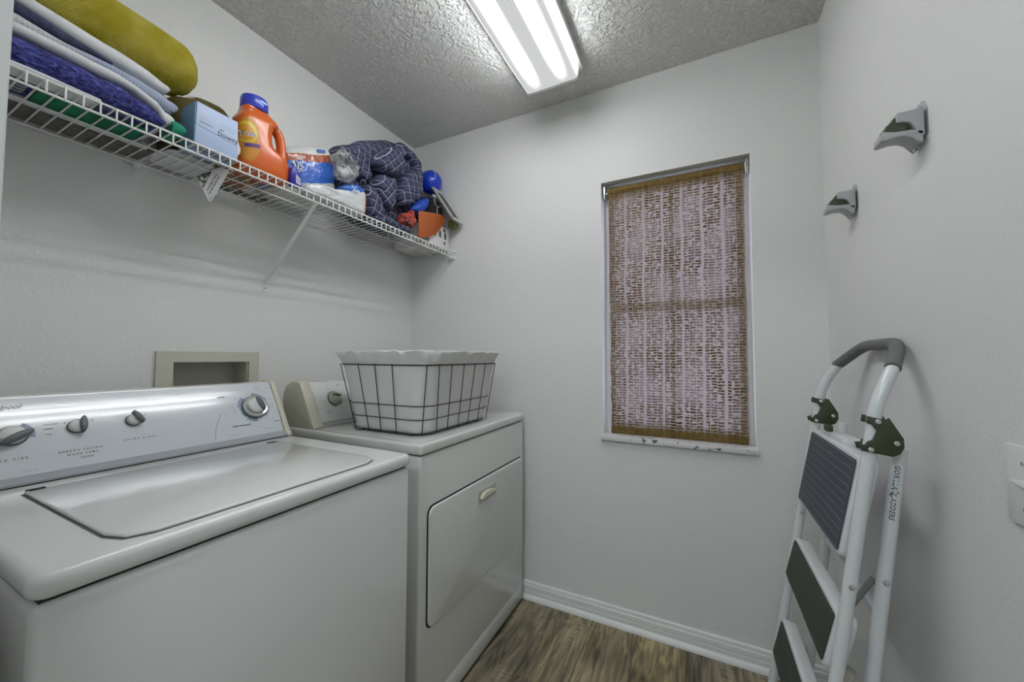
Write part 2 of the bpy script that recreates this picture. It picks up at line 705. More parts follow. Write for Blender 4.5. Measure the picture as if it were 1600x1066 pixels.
# ------------------------------------------------------------------ woven roller shade
def weave_material(dense=False):
    mt, nt, out = new_mat('woven_jute_rolled' if dense else 'woven_jute')
    uv = N(nt, 'ShaderNodeUVMap')
    sp = N(nt, 'ShaderNodeSeparateXYZ')
    L(nt, uv.outputs[0], sp.inputs[0])
    u, v = sp.outputs[0], sp.outputs[1]

    def noise_uv(sx, sy, scale, detail=2, dist=0):
        mp = N(nt, 'ShaderNodeMapping')
        mp.inputs['Scale'].default_value = (sx, sy, 1)
        L(nt, uv.outputs[0], mp.inputs[0])
        n = N(nt, 'ShaderNodeTexNoise')
        n.noise_dimensions = '2D'
        n.inputs['Scale'].default_value = scale
        n.inputs['Detail'].default_value = detail
        n.inputs['Distortion'].default_value = dist
        L(nt, mp.outputs[0], n.inputs['Vector'])
        return n.outputs['Fac']

    def step(x, lo, hi):
        mr = N(nt, 'ShaderNodeMapRange', n1=lo, n2=hi)
        L(nt, x, mr.inputs[0])
        return mr.outputs[0]
    wob = noise_uv(3, 1, 14, 2)
    vv = math_node(nt, 'ADD', v, math_node(nt, 'MULTIPLY', wob, .010))
    row = math_node(nt, 'DIVIDE', vv, .0118)
    tri = math_node(nt, 'PINGPONG', row, .5)              # 0 at the light weft, .5 in the dark row
    rows = step(tri, .12, .22)
    # broken dashes along each row
    d1 = step(noise_uv(1, 1.2, 62, 1), .36, .43)
    # broad pale bands where no dark yarn shows, and fine warp lines
    uw = math_node(nt, 'ADD', u, math_node(nt, 'MULTIPLY', noise_uv(.3, 1, 5, 1), .016))
    band = step(math_node(nt, 'PINGPONG', math_node(nt, 'DIVIDE', uw, .078), .5), .05, .08)
    warp = step(math_node(nt, 'PINGPONG', math_node(nt, 'DIVIDE', uw, .0255), .5), .035, .065)
    patch = step(noise_uv(1, .8, 9, 3), .30, .62)
    dash = math_node(nt, 'MULTIPLY', math_node(nt, 'MULTIPLY', rows, d1), math_node(nt, 'MULTIPLY', band, warp))
    dash = math_node(nt, 'MULTIPLY', dash, math_node(nt, 'MULTIPLY_ADD', patch, .45, .55))
    hue = noise_uv(1, .4, 22, 3)
    brown = mix_col(nt, hue, (.085, .052, .018), (.18, .122, .045))
    lightb = mix_col(nt, hue, (.135, .092, .030), (.245, .175, .075))
    dd = N(nt, 'ShaderNodeBsdfDiffuse')
    L(nt, brown, dd.inputs[0])
    db = N(nt, 'ShaderNodeBsdfDiffuse')
    L(nt, lightb, db.inputs[0])
    if dense:
        mx = N(nt, 'ShaderNodeMixShader')
        L(nt, dash, mx.inputs[0])
        L(nt, db.outputs[0], mx.inputs[1])
        L(nt, dd.outputs[0], mx.inputs[2])
        L(nt, mx.outputs[0], out.inputs[0])
        return mt
    tl = N(nt, 'ShaderNodeBsdfTranslucent')
    tl.inputs[0].default_value = (.46, .43, .40, 1)
    tp = N(nt, 'ShaderNodeBsdfTransparent')
    tp.inputs[0].default_value = (.80, .76, .78, 1)
    m1 = N(nt, 'ShaderNodeMixShader', n0=.30)
    L(nt, db.outputs[0], m1.inputs[1])
    L(nt, tl.outputs[0], m1.inputs[2])
    m2 = N(nt, 'ShaderNodeMixShader', n0=.085)
    L(nt, m1.outputs[0], m2.inputs[1])
    L(nt, tp.outputs[0], m2.inputs[2])
    m3 = N(nt, 'ShaderNodeMixShader')
    L(nt, dash, m3.inputs[0])
    L(nt, m2.outputs[0], m3.inputs[1])
    L(nt, dd.outputs[0], m3.inputs[2])
    b = N(nt, 'ShaderNodeBump', i_Strength=0.5, i_Distance=0.002)
    L(nt, tri, b.inputs['Height'])
    L(nt, b.outputs[0], dd.inputs['Normal'])
    L(nt, b.outputs[0], db.inputs['Normal'])
    L(nt, m3.outputs[0], out.inputs[0])
    return mt


WEAVE, WEAVE_R = weave_material(), weave_material(True)
sh = thing('roller_shade', 'brown woven grass roller shade drawn down over the window', 'window shade', (1.44, .025, .83))
SX0, SX1, SY = 1.166, 1.706, .030
mb = MB().lathe([(.022, 0), (.026, .0), (.026, SX1 - SX0 + .01), (.022, SX1 - SX0 + .01)], (SX0 - .008, SY + .012, 1.948), (1, 0, 0), 28)
build('shade_roll', mb, WEAVE_R, sh, uvfn=lambda p, i: (p.x, math.atan2(p.z - 1.948, p.y - SY - .012) * .024))


def shade_pt(i, j):
    z = .835 + (1.955 - .835) * j
    wv = .0035 * nz((i * 2, j * 5, 0), 1.3, 2) + .002 * nz((i * 9, j * 14, 0), 1, 5)
    ex = (.004 * nz((0, j * 9, 0), 1.2, 8 + 5 * round(i)) + .0025 * nz((0, j * 60, 0), 1, 4)) * (abs(i - .5) > .49)
    x = SX0 + (SX1 - SX0) * i + ex + .004 * (1 - j) * (1 - 2 * i)
    return Vector((x, SY - .010 + wv, z))


mb = MB().grid(shade_pt, 41, 90)
build('shade_fabric', mb, WEAVE, sh, uvfn=lambda p, i: (p.x, p.z), keep=True)
mb = MB().grid(lambda i, j: shade_pt(i, 0) + Vector((0, -.0035 + .007 * (j > .5), -.006 + .034 * (1 - abs(2 * j - 1)))), 41, 3)
mb = MB().rbox(SX0 + .003, SX1 - .003, SY - .0145, SY - .0055, .829, .862, r=.003)
build('hem', mb, WEAVE_R, sh, uvfn=lambda p, i: (p.x, p.z))
for bx in (WX0 + .004, WX1 - .016):
    mb = MB().rbox(bx, bx + .012, SY - .012, SY + .035, 1.922, 1.985, r=.002)
    mb.lathe([(.012, -.004), (.012, .016)], (bx, SY + .012, 1.948), (1, 0, 0), 12)
    build('bracket', mb, METAL, sh)
mb = MB()
for k in range(2):
    xx = SX1 + .006 + .007 * k
    mb.tube([(xx, SY - .016, 1.94), (xx, SY - .016, 1.245)], .0008, 5)
    z = 1.94
    while z > 1.245:
        mb.lathe([(.0003, -.0018), (.0016, -.0009), (.0016, .0009), (.0003, .0018)], (xx, SY - .016, z), (0, 0, 1), 6)
        z -= .008
co = build('bead_chain', mb, GLOSSW, sh)

# ------------------------------------------------------------------ fluorescent ceiling light
def lens_material():
    mt, nt, out = new_mat('prismatic_lens_lit')
    tc = N(nt, 'ShaderNodeTexCoord')
    sp = N(nt, 'ShaderNodeSeparateXYZ')
    L(nt, tc.outputs['Object'], sp.inputs[0])

    def tube(cx):
        d = math_node(nt, 'ABSOLUTE', math_node(nt, 'SUBTRACT', sp.outputs[0], cx))
        mr = N(nt, 'ShaderNodeMapRange', n1=.002, n2=.046, n3=1.0, n4=0.0)
        mr.interpolation_type = 'SMOOTHSTEP'
        L(nt, d, mr.inputs[0])
        return math_node(nt, 'POWER', mr.outputs[0], 3.0)
    t = math_node(nt, 'MAXIMUM', tube(-.060), tube(.062))
    e = N(nt, 'ShaderNodeMapRange', n1=.43, n2=.60, n3=1.0, n4=0.015)
    L(nt, math_node(nt, 'ABSOLUTE', sp.outputs[1]), e.inputs[0])
    t = math_node(nt, 'MULTIPLY', t, math_node(nt, 'POWER', e.outputs[0], 2.5))
    vo = N(nt, 'ShaderNodeTexVoronoi', i_Scale=125.0, i_Randomness=0.0)
    L(nt, tc.outputs['Object'], vo.inputs['Vector'])
    dot = N(nt, 'ShaderNodeMapRange', n1=.15, n2=.5, n3=.55, n4=1.15)
    L(nt, vo.outputs['Distance'], dot.inputs[0])
    s = math_node(nt, 'ADD', math_node(nt, 'MULTIPLY', t, LAMP_TUBE), math_node(nt, 'MULTIPLY', dot.outputs[0], LAMP_GAP))
    sd = N(nt, 'ShaderNodeMapRange', n1=.013, n2=.022, n3=0.0, n4=1.0)
    L(nt, sp.outputs[2], sd.inputs[0])
    s = math_node(nt, 'ADD', s, math_node(nt, 'MULTIPLY', math_node(nt, 'MULTIPLY', sd.outputs[0], e.outputs[0]), LAMP_SIDE))
    em = N(nt, 'ShaderNodeEmission')
    em.inputs[0].default_value = (.97, .985, 1.0, 1)
    L(nt, s, em.inputs[1])
    gl = N(nt, 'ShaderNodeBsdfGlossy', i_Roughness=.2)
    gl.inputs[0].default_value = (.05, .05, .05, 1)
    ad = N(nt, 'ShaderNodeAddShader')
    L(nt, em.outputs[0], ad.inputs[0])
    L(nt, gl.outputs[0], ad.inputs[1])
    L(nt, ad.outputs[0], out.inputs[0])
    return mt


LX0, LX1, LY1, LY0 = .846, 1.092, -.205, -1.430
lc = ((LX0 + LX1) / 2, (LY0 + LY1) / 2, 2.36)
fx = thing('ceiling_light', 'lit fluorescent ceiling fixture with a clear prismatic wraparound lens', 'ceiling light', lc)
build('housing', MB().rbox(LX0 - .016, LX1 + .016, LY0 - .002, LY1 + .002, 2.409, H - .0005, r=.002), GLOSSW, fx)  # overhang added to keep the lens's side light off the nearby ceiling
mb = MB().prism([(LX0, 2.4085), (LX0, 2.40), (LX0 + .006, 2.374), (LX0 + .014, 2.368), (LX1 - .014, 2.368), (LX1 - .006, 2.374), (LX1, 2.40), (LX1, 2.4085)],
                (0, LY0 + .012, 0), (1, 0, 0), (0, 0, 1), -(LY1 - LY0 - .024))
build('lens', mb, lens_material(), fx)
for ya, yb in ((LY0, LY0 + .0125), (LY1 - .0125, LY1)):
    mb = MB().prism([(LX0 - .001, 2.4086), (LX0 - .001, 2.40), (LX0 + .005, 2.373), (LX0 + .014, 2.367), (LX1 - .014, 2.367), (LX1 - .005, 2.373), (LX1 + .001, 2.40), (LX1 + .001, 2.4086)],
                    (0, ya, 0), (1, 0, 0), (0, 0, 1), -(yb - ya), bev=.002)
    build('end_cap', mb, mat('lens_end', (.85, .87, .82), .3), fx)

# ================================================================== appliances
def console_frame(xb, zb, xt, zt):
    up = Vector((xt - xb, 0, zt - zb))
    ln = up.length
    up.normalize()
    nrm = Vector((0, 1, 0)).cross(up)
    return up, nrm, ln


BULGE = .0045


def make_face(xb, zb, xt, zt):
    up, nrm, ln = console_frame(xb, zb, xt, zt)

    def pt(y, s, h=0.0):
        b = BULGE * 4 * s * (1 - s) if 0 <= s <= 1 else 0
        return Vector((xb, y, zb)) + up * (s * ln) + nrm * (b + h)
    return up, nrm, ln, pt


def knob(parent, c, nrm, up, ang, r, grip_col=None, name='knob'):
    """round control knob: light oval face on a dark skirt with a raised dark finger grip turned by ang"""
    yv = Vector((0, 1, 0))
    a = math.radians(ang)
    d = up * math.cos(a) + yv * math.sin(a)      # grip direction
    e = nrm.cross(d)
    mb = MB().lathe([(r * .98, 0), (r, .002), (r * .97, .005), (r * .90, .006)], c, nrm, 28)
    k = build(name, mb, KNOB_D, parent)
    mb = MB().lathe([(r * .90, .0055), (r * .88, .010), (r * .75, .013), (r * .3, .0145), (0, .0148)], c, nrm, 28)
    build('knob_face', mb, KNOB_L, k)
    poly = []
    for i in range(24):
        t = 2 * math.pi * i / 24
        poly.append((r * 1.14 * math.cos(t), r * .34 * math.sin(t)))
    mb = MB().prism(poly, c + nrm * .006 - e * (r * .42), d, e, .016, bev=.0025)
    build('grip', mb, KNOB_D, k)
    return k


# ------------------------------------------------------------------ washer
WY0, WY1, WXF = -1.573, -.887, .797
ws = thing('washing_machine', 'white top-load washing machine with four console dials, nearest the camera', 'washing machine', (.42, -1.23, 0))
mb = MB().rbox(.06, WXF - .006, WY0 + .003, WY1 - .003, .02, .861, r=.012, seg=3)
build('cabinet', mb, ENAMEL, ws)
build('seam_shade', MB().box(.07, WXF - .016, WY0 + .012, WY1 - .012, .858, .870), DARK, ws, smooth=None)  # dark inset box standing in for shade in the seam below the top
for fx_ in (.12, WXF - .07):
    for fy in (WY0 + .06, WY1 - .06):
        build('foot', MB().lathe([(.018, 0), (.02, .004), (.012, .008), (.012, .025)], (fx_, fy, 0), n=14), DARK, ws)
mb = MB().prism(rrect(.05, WXF, WY0, WY1, .022, 6), (0, 0, .866), (1, 0, 0), (0, 1, 0), .034, bev=.012, seg=4)
top = build('top', mb, ENAMEL, ws)
# lid: shallow dished panel sitting proud of the deck in a dark gap
LXa, LXb, LYa, LYb = .335, .772, -1.487, -.985
lp = [(LXa, LYa), (LXb - .05, LYa), (LXb - .015, LYa + .012), (LXb, LYa + .045), (LXb, LYb - .045), (LXb - .015, LYb - .012), (LXb - .05, LYb), (LXa, LYb)]
mb = MB().prism([(a + .0016 * (1 if a > .6 else -1), b + (.0016 if b > -1.2 else -.003)) for a, b in lp], (0, 0, .8995), (1, 0, 0), (0, 1, 0), .0011)
build('lid_gap', mb, mat('lid_gap_shadow', (.16, .165, .16), .6), ws, smooth=None)
mb = MB().prism(lp, (0, 0, .9000), (1, 0, 0), (0, 1, 0), .0065, bev=.0045, seg=3)
lid = build('lid', mb, ENAMEL, ws)
for hy in (LYa + .004, LYb - .030):
    build('hinge', MB().rbox(LXa - .012, LXa + .012, hy, hy + .026, .8985, .9065, r=.002), DARK, lid)

CF = (.243, .917, .150, 1.078)
up, nrm, ln, wpt = make_face(*CF)
prof = [(.055, .9005), (.055, 1.045), (.070, 1.072), (.100, 1.083), (.130, 1.0845), (.147, 1.080), (.241, .917), (.256, .906), (.256, .9005)]
mb = MB().prism(prof, (0, WY1 - .02, 0), (1, 0, 0), (0, 0, 1), (WY1 - WY0 - .04))
con = build('console', mb, ENAMEL, ws)
build('console_band', MB().prism([(.238, .922), (.2425, .9195), (.2585, .9065), (.2585, .902), (.238, .902)], (0, WY1 - .018, 0), (1, 0, 0), (0, 0, 1), (WY1 - WY0 - .036)), BAND, con)
build('console_gap', MB().box(.20, .2605, WY0 + .02, WY1 - .02, .8985, .9022), DARK, con, smooth=None)
PY0, PY1 = WY0 + .022, WY1 - .024
mb = MB()
mb.loft([[wpt(y, s, .0012) for y in (PY0, PY1)] + [wpt(y, s, -.004) for y in (PY1, PY0)] for s in [i / 14 for i in range(15)]])
pan = build('control_panel', mb, PANEL, ws, smooth=30)
# end caps
cap = [(.050, .9005), (.050, 1.047), (.067, 1.077), (.099, 1.089), (.131, 1.0905), (.152, 1.085), (.200, 1.003), (.247, .921), (.262, .909), (.262, .9005)]
for ya, yb in ((WY0 + .002, WY0 + .021), (WY1 - .021, WY1 - .002)):
    build('console_end_cap', MB().prism(cap, (0, yb, 0), (1, 0, 0), (0, 0, 1), yb - ya, bev=.006, seg=3), BISQUE, con)


def wtext(s, y, sc_, size, material=None, spacing=1.0, shear=0.0, bold=0.0):
    return lettering(pan, s, size, wpt(y, sc_, .0015), (0, 1, 0), up, material, spacing=spacing, shear=shear, bold=bold)


def arc_print(parent, c, u, v, r0, r1, a0, a1, material, h=.0004, nm='dial_print'):
    pts = []
    k = max(3, int(abs(a1 - a0) / 8))
    for i in range(k + 1):
        t = math.radians(a0 + (a1 - a0) * i / k)
        pts.append((r1 * math.sin(t), r1 * math.cos(t)))
    for i in range(k, -1, -1):
        t = math.radians(a0 + (a1 - a0) * i / k)
        pts.append((r0 * math.sin(t), r0 * math.cos(t)))
    return build(nm, MB().prism(pts, c, u, v, h), material, parent, smooth=None)


YV = Vector((0, 1, 0))
# three small knobs
knob(pan, wpt(-1.284, .53, .001), nrm, up, -28, .0165)
knob(pan, wpt(-1.384, .53, .001), nrm, up, 4, .0175)
knob(pan, wpt(-1.480, .50, .001), nrm, up, 62, .0230)
arc_print(pan, wpt(-1.480, .50, .0012), YV, up, .012, .033, 30, 105, BLUEP)
wtext('EXTRA RINSE', -1.277, .255, .0058, spacing=2.0, bold=.02)
wtext('ENERGY SAVING', -1.383, .215, .0058, spacing=1.75, bold=.02)
wtext('WASH TEMP', -1.381, .165, .0058, spacing=1.75, bold=.02)
wtext('Cold Rinse', -1.375, .115, .0048, bold=.02)
wtext('LOAD SIZE', -1.487, .215, .0058, spacing=2.0, bold=.02)
wtext('Extra Large', -1.424, .60, .0045)
wtext('Medium', -1.429, .54, .0045)
wtext('Small', -1.429, .47, .0045)
wtext('Whirlpool', -1.494, .875, .0150, spacing=.95, shear=.45)
wtext('Care II', -1.462, .060, .0075, INK_L, shear=.3)
for yy, ss in ((-1.405, .60), (-1.360, .60), (-1.300, .585), (-1.262, .60)):
    arc_print(pan, wpt(yy, ss, .0012), YV, up, 0.0002, .0042, 45, 135, mat('print_grey', (.34, .36, .44), .5))
# thin curved divider line left of the timer
pts = [wpt(-1.113 + .030 * (i / 8) ** 1.6, .06 + .42 * i / 8, .0016) for i in range(9)]
build('panel_line', MB().tube(pts, .0007, 4), INK_L, pan)
# timer
TC = wpt(-.984, .525, .001)
SEGS = [(2, 62, TEALP), (66, 104, TEALP), (108, 142, BLUEP), (182, 222, TEALP), (226, 252, TEALP), (256, 272, BLUEP), (275, 322, BLUEP)]
for a0, a1, mt_ in SEGS:
    arc_print(pan, TC + nrm * .0003, YV, up, .0405, .0505 if a1 - a0 > 39 else .0465, a0, a1, mt_)
mb = MB().lathe([(.040, 0), (.040, .004), (.039, .0055)], TC, nrm, 40)
tm = build('timer_dial', mb, KNOB_D, pan)
mb = MB().lathe([(.0385, .0045), (.038, .011), (.035, .0135), (.029, .0125), (.0285, .0110)], TC, nrm, 40)
build('dial_ring', mb, mat('dial_silver', (.55, .56, .53), .22, metal=.5), tm)
mb = MB().lathe([(.0275, .010), (.0265, .019), (.0225, .0225), (.010, .0238), (0, .024)], TC, nrm, 32)
build('knob_face', mb, KNOB_L, tm)
gd = (up * math.cos(math.radians(-14)) + YV * math.sin(math.radians(-14)))
ge = nrm.cross(gd)
poly = [(.0265 * math.cos(2 * math.pi * i / 24), .0082 * math.sin(2 * math.pi * i / 24)) for i in range(24)]
build('grip', MB().prism(poly, TC + nrm * .013 - ge * .0095, gd, ge, .015, bev=.003), KNOB_D, tm)
wtext('NORMAL', -1.071, .775, .0058, bold=.03)
wtext('HAND WASHABLES', -1.036, .215, .0060, bold=.03)
wtext('DELICATE', -.921, .21, .0055, bold=.02)
wtext('Super Wash', -1.058, .075, .0050, INK_L)
wtext('CASUAL', -.960, .90, .0045)
wtext('Permanent Press', -.922, .89, .0040)
for s_, y_, t_ in (('Heavy 14', -1.045, .61), ('Regular 10', -1.047, .555), ('Light 6', -1.044, .50), ('Super 18', -1.046, .445), ('Off', -1.035, .72),
                   ('Cool Down', -.928, .66), ('Regular', -.925, .56), ('Light', -.927, .50), ('Regular 8', -.917, .41), ('Soak', -1.022, .30), ('Spin', -1.010, .24),
                   ('Regular 6', -.989, .155), ('Gentle Spin', -.962, .10), ('Rinse', -.951, .28), ('Off', -.935, .27)):
    wtext(s_, y_, t_, .0040)

# ------------------------------------------------------------------ dryer
DY0, DY1, DXF = -.803, -.036, .757
dr = thing('clothes_dryer', 'white front-load clothes dryer with a wide drop door, beside the window wall', 'clothes dryer', (.40, -.42, 0))
mb = MB().rbox(.05, DXF - .004, DY0 + .002, DY1 - .002, .012, .861, r=.010, seg=3)
build('cabinet', mb, ENAMEL_D, dr)
build('seam_shade', MB().box(.06, DXF - .014, DY0 + .012, DY1 - .012, .858, .870), DARK, dr, smooth=None)  # dark filler for the shadow line under the dryer top
mb = MB().prism(rrect(.04, DXF, DY0, DY1, .012, 5), (0, 0, .8655), (1, 0, 0), (0, 1, 0), .0335, bev=.008, seg=3)
build('top', mb, ENAMEL_D, dr)
mb = MB().ring_prism(rrect(.215, DXF - .012, DY0 + .012, DY1 - .012, .02), rrect(.228, DXF - .026, DY0 + .026, DY1 - .026, .02), (0, 0, .898), (1, 0, 0), (0, 1, 0), .0024)
build('top_rim', mb, ENAMEL_D, dr)
# door
dp = rrect(DY0 + .040, DY1 - .031, .318, .694, .028, 6)
build('door_gap', MB().prism([(a + (.004 if a > -.4 else -.004), b + (.004 if b > .5 else -.004)) for a, b in dp], (DXF - .0055, 0, 0), (0, 1, 0), (0, 0, 1), .0020), DARK, dr, smooth=None)
door = build('door', MB().prism(dp, (DXF - .004, 0, 0), (0, 1, 0), (0, 0, 1), .010, bev=.005, seg=3), ENAMEL_D, dr)
hp = MB().ring_prism(rect(-.480, -.334, .600, .656), rect(-.474, -.340, .606, .650), (DXF + .0045, 0, 0), (0, 1, 0), (0, 0, 1), .003)
hd = build('handle_plate', hp, ENAMEL_D, door, smooth=None)
build('handle_recess', MB().box(DXF + .0045, DXF + .0062, -.474, -.340, .606, .650), mat('recess_grey', (.46, .46, .42), .4), door, smooth=None)
hpoly = [(-.466, .626)] + [(-.466 + .122 * k / 10, .626 + .020 * math.sin(math.pi * (k / 10) ** .75) ** .6) for k in range(1, 10)] + [(-.344, .628), (-.352, .622), (-.456, .620)]
build('handle', MB().prism(hpoly, (DXF + .0055, 0, 0), (0, 1, 0), (0, 0, 1), .016, bev=.004), BISQUE, door)
build('kick_panel', MB().rbox(DXF - .008, DXF - .0034, DY0 + .020, DY1 - .020, .022, .088, r=.002), ENAMEL_D, dr)
CF2 = (.219, .917, .140, 1.066)
up2, nrm2, ln2, dpt = make_face(*CF2)
prof = [(.045, .8985), (.045, 1.02), (.058, 1.052), (.085, 1.068), (.118, 1.0735), (.138, 1.068), (.217, .917), (.231, .906), (.231, .8985)]
dc = build('console', MB().prism(prof, (0, DY1 - .018, 0), (1, 0, 0), (0, 0, 1), DY1 - DY0 - .036), ENAMEL_D, dr)
QY0, QY1 = DY0 + .055, DY1 - .055
dpan = build('control_panel', MB().loft([[dpt(y, s, .0012) for y in (QY0, QY1)] + [dpt(y, s, -.004) for y in (QY1, QY0)] for s in [i / 10 for i in range(11)]]), PANEL_D, dr, smooth=30)
build('console_band', MB().prism([(.2155, .918), (.220, .915), (.2335, .9055), (.2335, .9012), (.214, .9012)], (0, DY1 - .05, 0), (1, 0, 0), (0, 0, 1), DY1 - DY0 - .10), mat('band_dryer', (.45, .45, .42), .35), dc)
cap2 = [(.040, .8985), (.040, 1.022), (.055, 1.056), (.084, 1.073), (.119, 1.0785), (.143, 1.072), (.184, .995), (.223, .921), (.237, .908), (.237, .8985)]
for ya, yb in ((DY0 + .014, DY0 + .056), (DY1 - .056, DY1 - .014)):
    build('console_end_cap', MB().prism(cap2, (0, yb, 0), (1, 0, 0), (0, 0, 1), yb - ya, bev=.006, seg=3), BISQUE, dc)
DC = dpt(-.661, .545, .001)
arc_print(dpan, DC + nrm2 * .0002, YV, up2, .0335, .0345, -180, 20, INK)
arc_print(dpan, DC + nrm2 * .0002, YV, up2, .0335, .0345, 60, 150, INK)
dd_ = build('timer_dial', MB().lathe([(.0305, 0), (.0305, .004), (.029, .005)], DC, nrm2, 40), KNOB_D, dpan)
build('dial_ring', MB().lathe([(.0280, .0035), (.0275, .010), (.025, .0125), (.0205, .0115), (.0205, .010)], DC, nrm2, 40), mat('dial_bisque', (.52, .51, .43), .3, metal=.3), dd_)
build('knob_face', MB().lathe([(.0195, .008), (.019, .017), (.015, .0195), (0, .0205)], DC, nrm2, 32), mat('knob_bisque', (.56, .55, .47), .3), dd_)
gd = (up2 * math.cos(math.radians(100)) + YV * math.sin(math.radians(100)))
ge = nrm2.cross(gd)
poly = [(.0185 * math.cos(2 * math.pi * i / 24), .0055 * math.sin(2 * math.pi * i / 24)) for i in range(24)]
build('grip', MB().prism(poly, DC + nrm2 * .014 + ge * .0078, gd, ge, .009, bev=.002), mat('grip_olive', (.10, .10, .075), .4), dd_)


def dtext(s, y, sc_, size, **kw):
    return lettering(dpan, s, size, dpt(y, sc_, .0015), (0, 1, 0), up2, **kw)


dtext('AUTOMATIC', -.702, .24, .0048, bold=.02)
dtext('DRY', -.706, .19, .0045, bold=.02)
dtext('TIMED', -.628, .90, .0048, bold=.02)
for k, (y_, t_, s_) in enumerate(((-.715, .52, 'Normal'), (-.712, .46, 'More'), (-.711, .41, 'Dry'), (-.707, .36, 'Less Dry'), (-.640, .80, 'Off'))):
    dtext(s_, y_, t_, .0040)
build('pointer_mark', MB().tube([dpt(-.678, .90, .0014), dpt(-.671, .78, .0014)], .0006, 4), INK, dpan)

# ------------------------------------------------------------------ wire laundry basket with cloth liner on the dryer
bk = thing('laundry_basket', 'black wire laundry basket with a white cloth liner on the dryer top', 'basket', (.51, -.5, .9005))
ZB, ZT = .904, 1.146
BB, BT = (.335, .688, -.717, -.275), (.300, .738, -.764, -.250)


def ring_at(z, grow=0.0, r=None, n=10):
    t = (z - ZB) / (ZT - ZB)
    a = [BB[i] + (BT[i] - BB[i]) * t for i in range(4)]
    rad = r if r else .055 + .02 * t
    return [Vector((x_, y_, z)) for x_, y_ in rrect(a[0] - grow, a[1] + grow, a[2] - grow, a[3] + grow, rad + grow, n)]


for z in (ZB, .957, 1.005, ZT):
    build('ring_wire', MB().tube(ring_at(z), .0017 if z < ZT else .0022, 6, closed=True), WIRE_D, bk)


def upright(fx, fy, side):
    """side 'x1','x0' -> on x face, fraction along y; 'y0','y1' -> on y face"""
    P = []
    for k in range(2):
        z = (ZB - .002, ZT + .003)[k]
        t = k
        a = [BB[i] + (BT[i] - BB[i]) * t for i in range(4)]
        if side[0] == 'x':
            x_ = a[1] + .002 if side == 'x1' else a[0] - .002
            P.append((x_, fx[k], z))
        else:
            y_ = a[2] - .002 if side == 'y0' else a[3] + .002
            P.append((fx[k], y_, z))
    return build('upright_wire', MB().tube(P, .0016, 6), WIRE_D, bk)


build('upright_wire', MB().tube([(.673, -.701, ZB - .002), (.724, -.739, ZT + .003)], .0016, 6), WIRE_D, bk)
for b, t in ((-.642, -.693), (-.578, -.619), (-.508, -.541), (-.44, -.465), (-.367, -.385), (-.298, -.304)):
    b = max(b, -.690)
    t = max(t, -.728)
    upright((b, t), None, 'x1')
    upright((b, t), None, 'x0')
for b, t in ((.376, .341), (.443, .431), (.503, .513), (.575, .594), (.645, .670)):
    if b < .6:
        upright((b, t), None, 'y0')
    upright((b, t), None, 'y1')
for k in range(4):
    xx = .39 + .08 * k
    build('base_wire', MB().tube([(xx, BB[2], ZB - .002), (xx, BB[3], ZB - .002)], .0015, 6), WIRE_D, bk)
LIN = mat('liner_cloth', (.74, .74, .725), .85, bump=(220, .25, .001, 3), sheen=.2)
rings = []
prof = [(.908, -.05, 0), (.907, -.012, 0), (.915, -.006, .001), (.93, -.006, .003), (.95, -.006, .004), (.975, -.0055, .004), (1.0, -.0055, .004), (1.03, -.005, .004), (1.06, -.005, .004), (1.09, -.005, .004), (1.12, -.005, .004), (1.145, -.004, .003),
        (1.155, .003, .008), (1.168, .010, .014), (1.182, .019, .018), (1.193, .024, .018), (1.195, .020, .016), (1.186, .006, .010), (1.165, -.010, .005), (1.14, -.012, .003),
        (1.0, -.012, .003), (.915, -.016, 0), (.911, -.05, 0)]
for z, g, am in prof:
    rg = [Vector((a, b, z)) for a, b in resample([(q.x, q.y) for q in ring_at(min(z, 1.16), g, n=10)], 150, 0)]
    for i, q in enumerate(rg):
        q.z = z
        c = Vector((.515, -.505, z))
        d = (q - c)
        d.z = 0
        d.normalize()
        w = nz((q.x * 26, q.y * 26, z * 4), 1, 3) + .8 * nz((q.x * 55, q.y * 55, z * 12), 1, 8)
        q += d * am * w
        if z > 1.15:
            q.z += .005 * nz((q.x * 30, q.y * 30, 0), 1, 6)
    rings.append(rg)
build('liner', MB().loft(rings), LIN, bk, smooth=60)

# ------------------------------------------------------------------ recessed laundry outlet box in the left wall
ob = thing('laundry_outlet_box', 'beige recessed plastic outlet box in the wall behind the washer', 'outlet box', (0, -1.016, .93))
FR = mat('outlet_box_plastic', (.56, .55, .46), .5)
build('flange', MB().ring_prism(rect(-1.174, -.866, .90, 1.190), rect(HX[0], HX[1], HX[2], HX[3]), (.0, 0, 0), (0, 1, 0), (0, 0, 1), .010), FR, ob, smooth=None)
mb = MB()
mb.box(-.092, -.088, HX[0], HX[1], HX[2], HX[3])
mb.box(-.09, .0, HX[0], HX[0] + .003, HX[2], HX[3]).box(-.09, .0, HX[1] - .003, HX[1], HX[2], HX[3])
mb.box(-.09, .0, HX[0], HX[1], HX[2], HX[2] + .003).box(-.09, .0, HX[0], HX[1], HX[3] - .003, HX[3])
build('recess', mb, FR, ob, smooth=None)
build('valve', MB().lathe([(.012, 0), (.012, .02), (.02, .022), (.02, .03), (.008, .032)], (-.05, -.98, HX[2] + .003), n=14), METAL, ob)

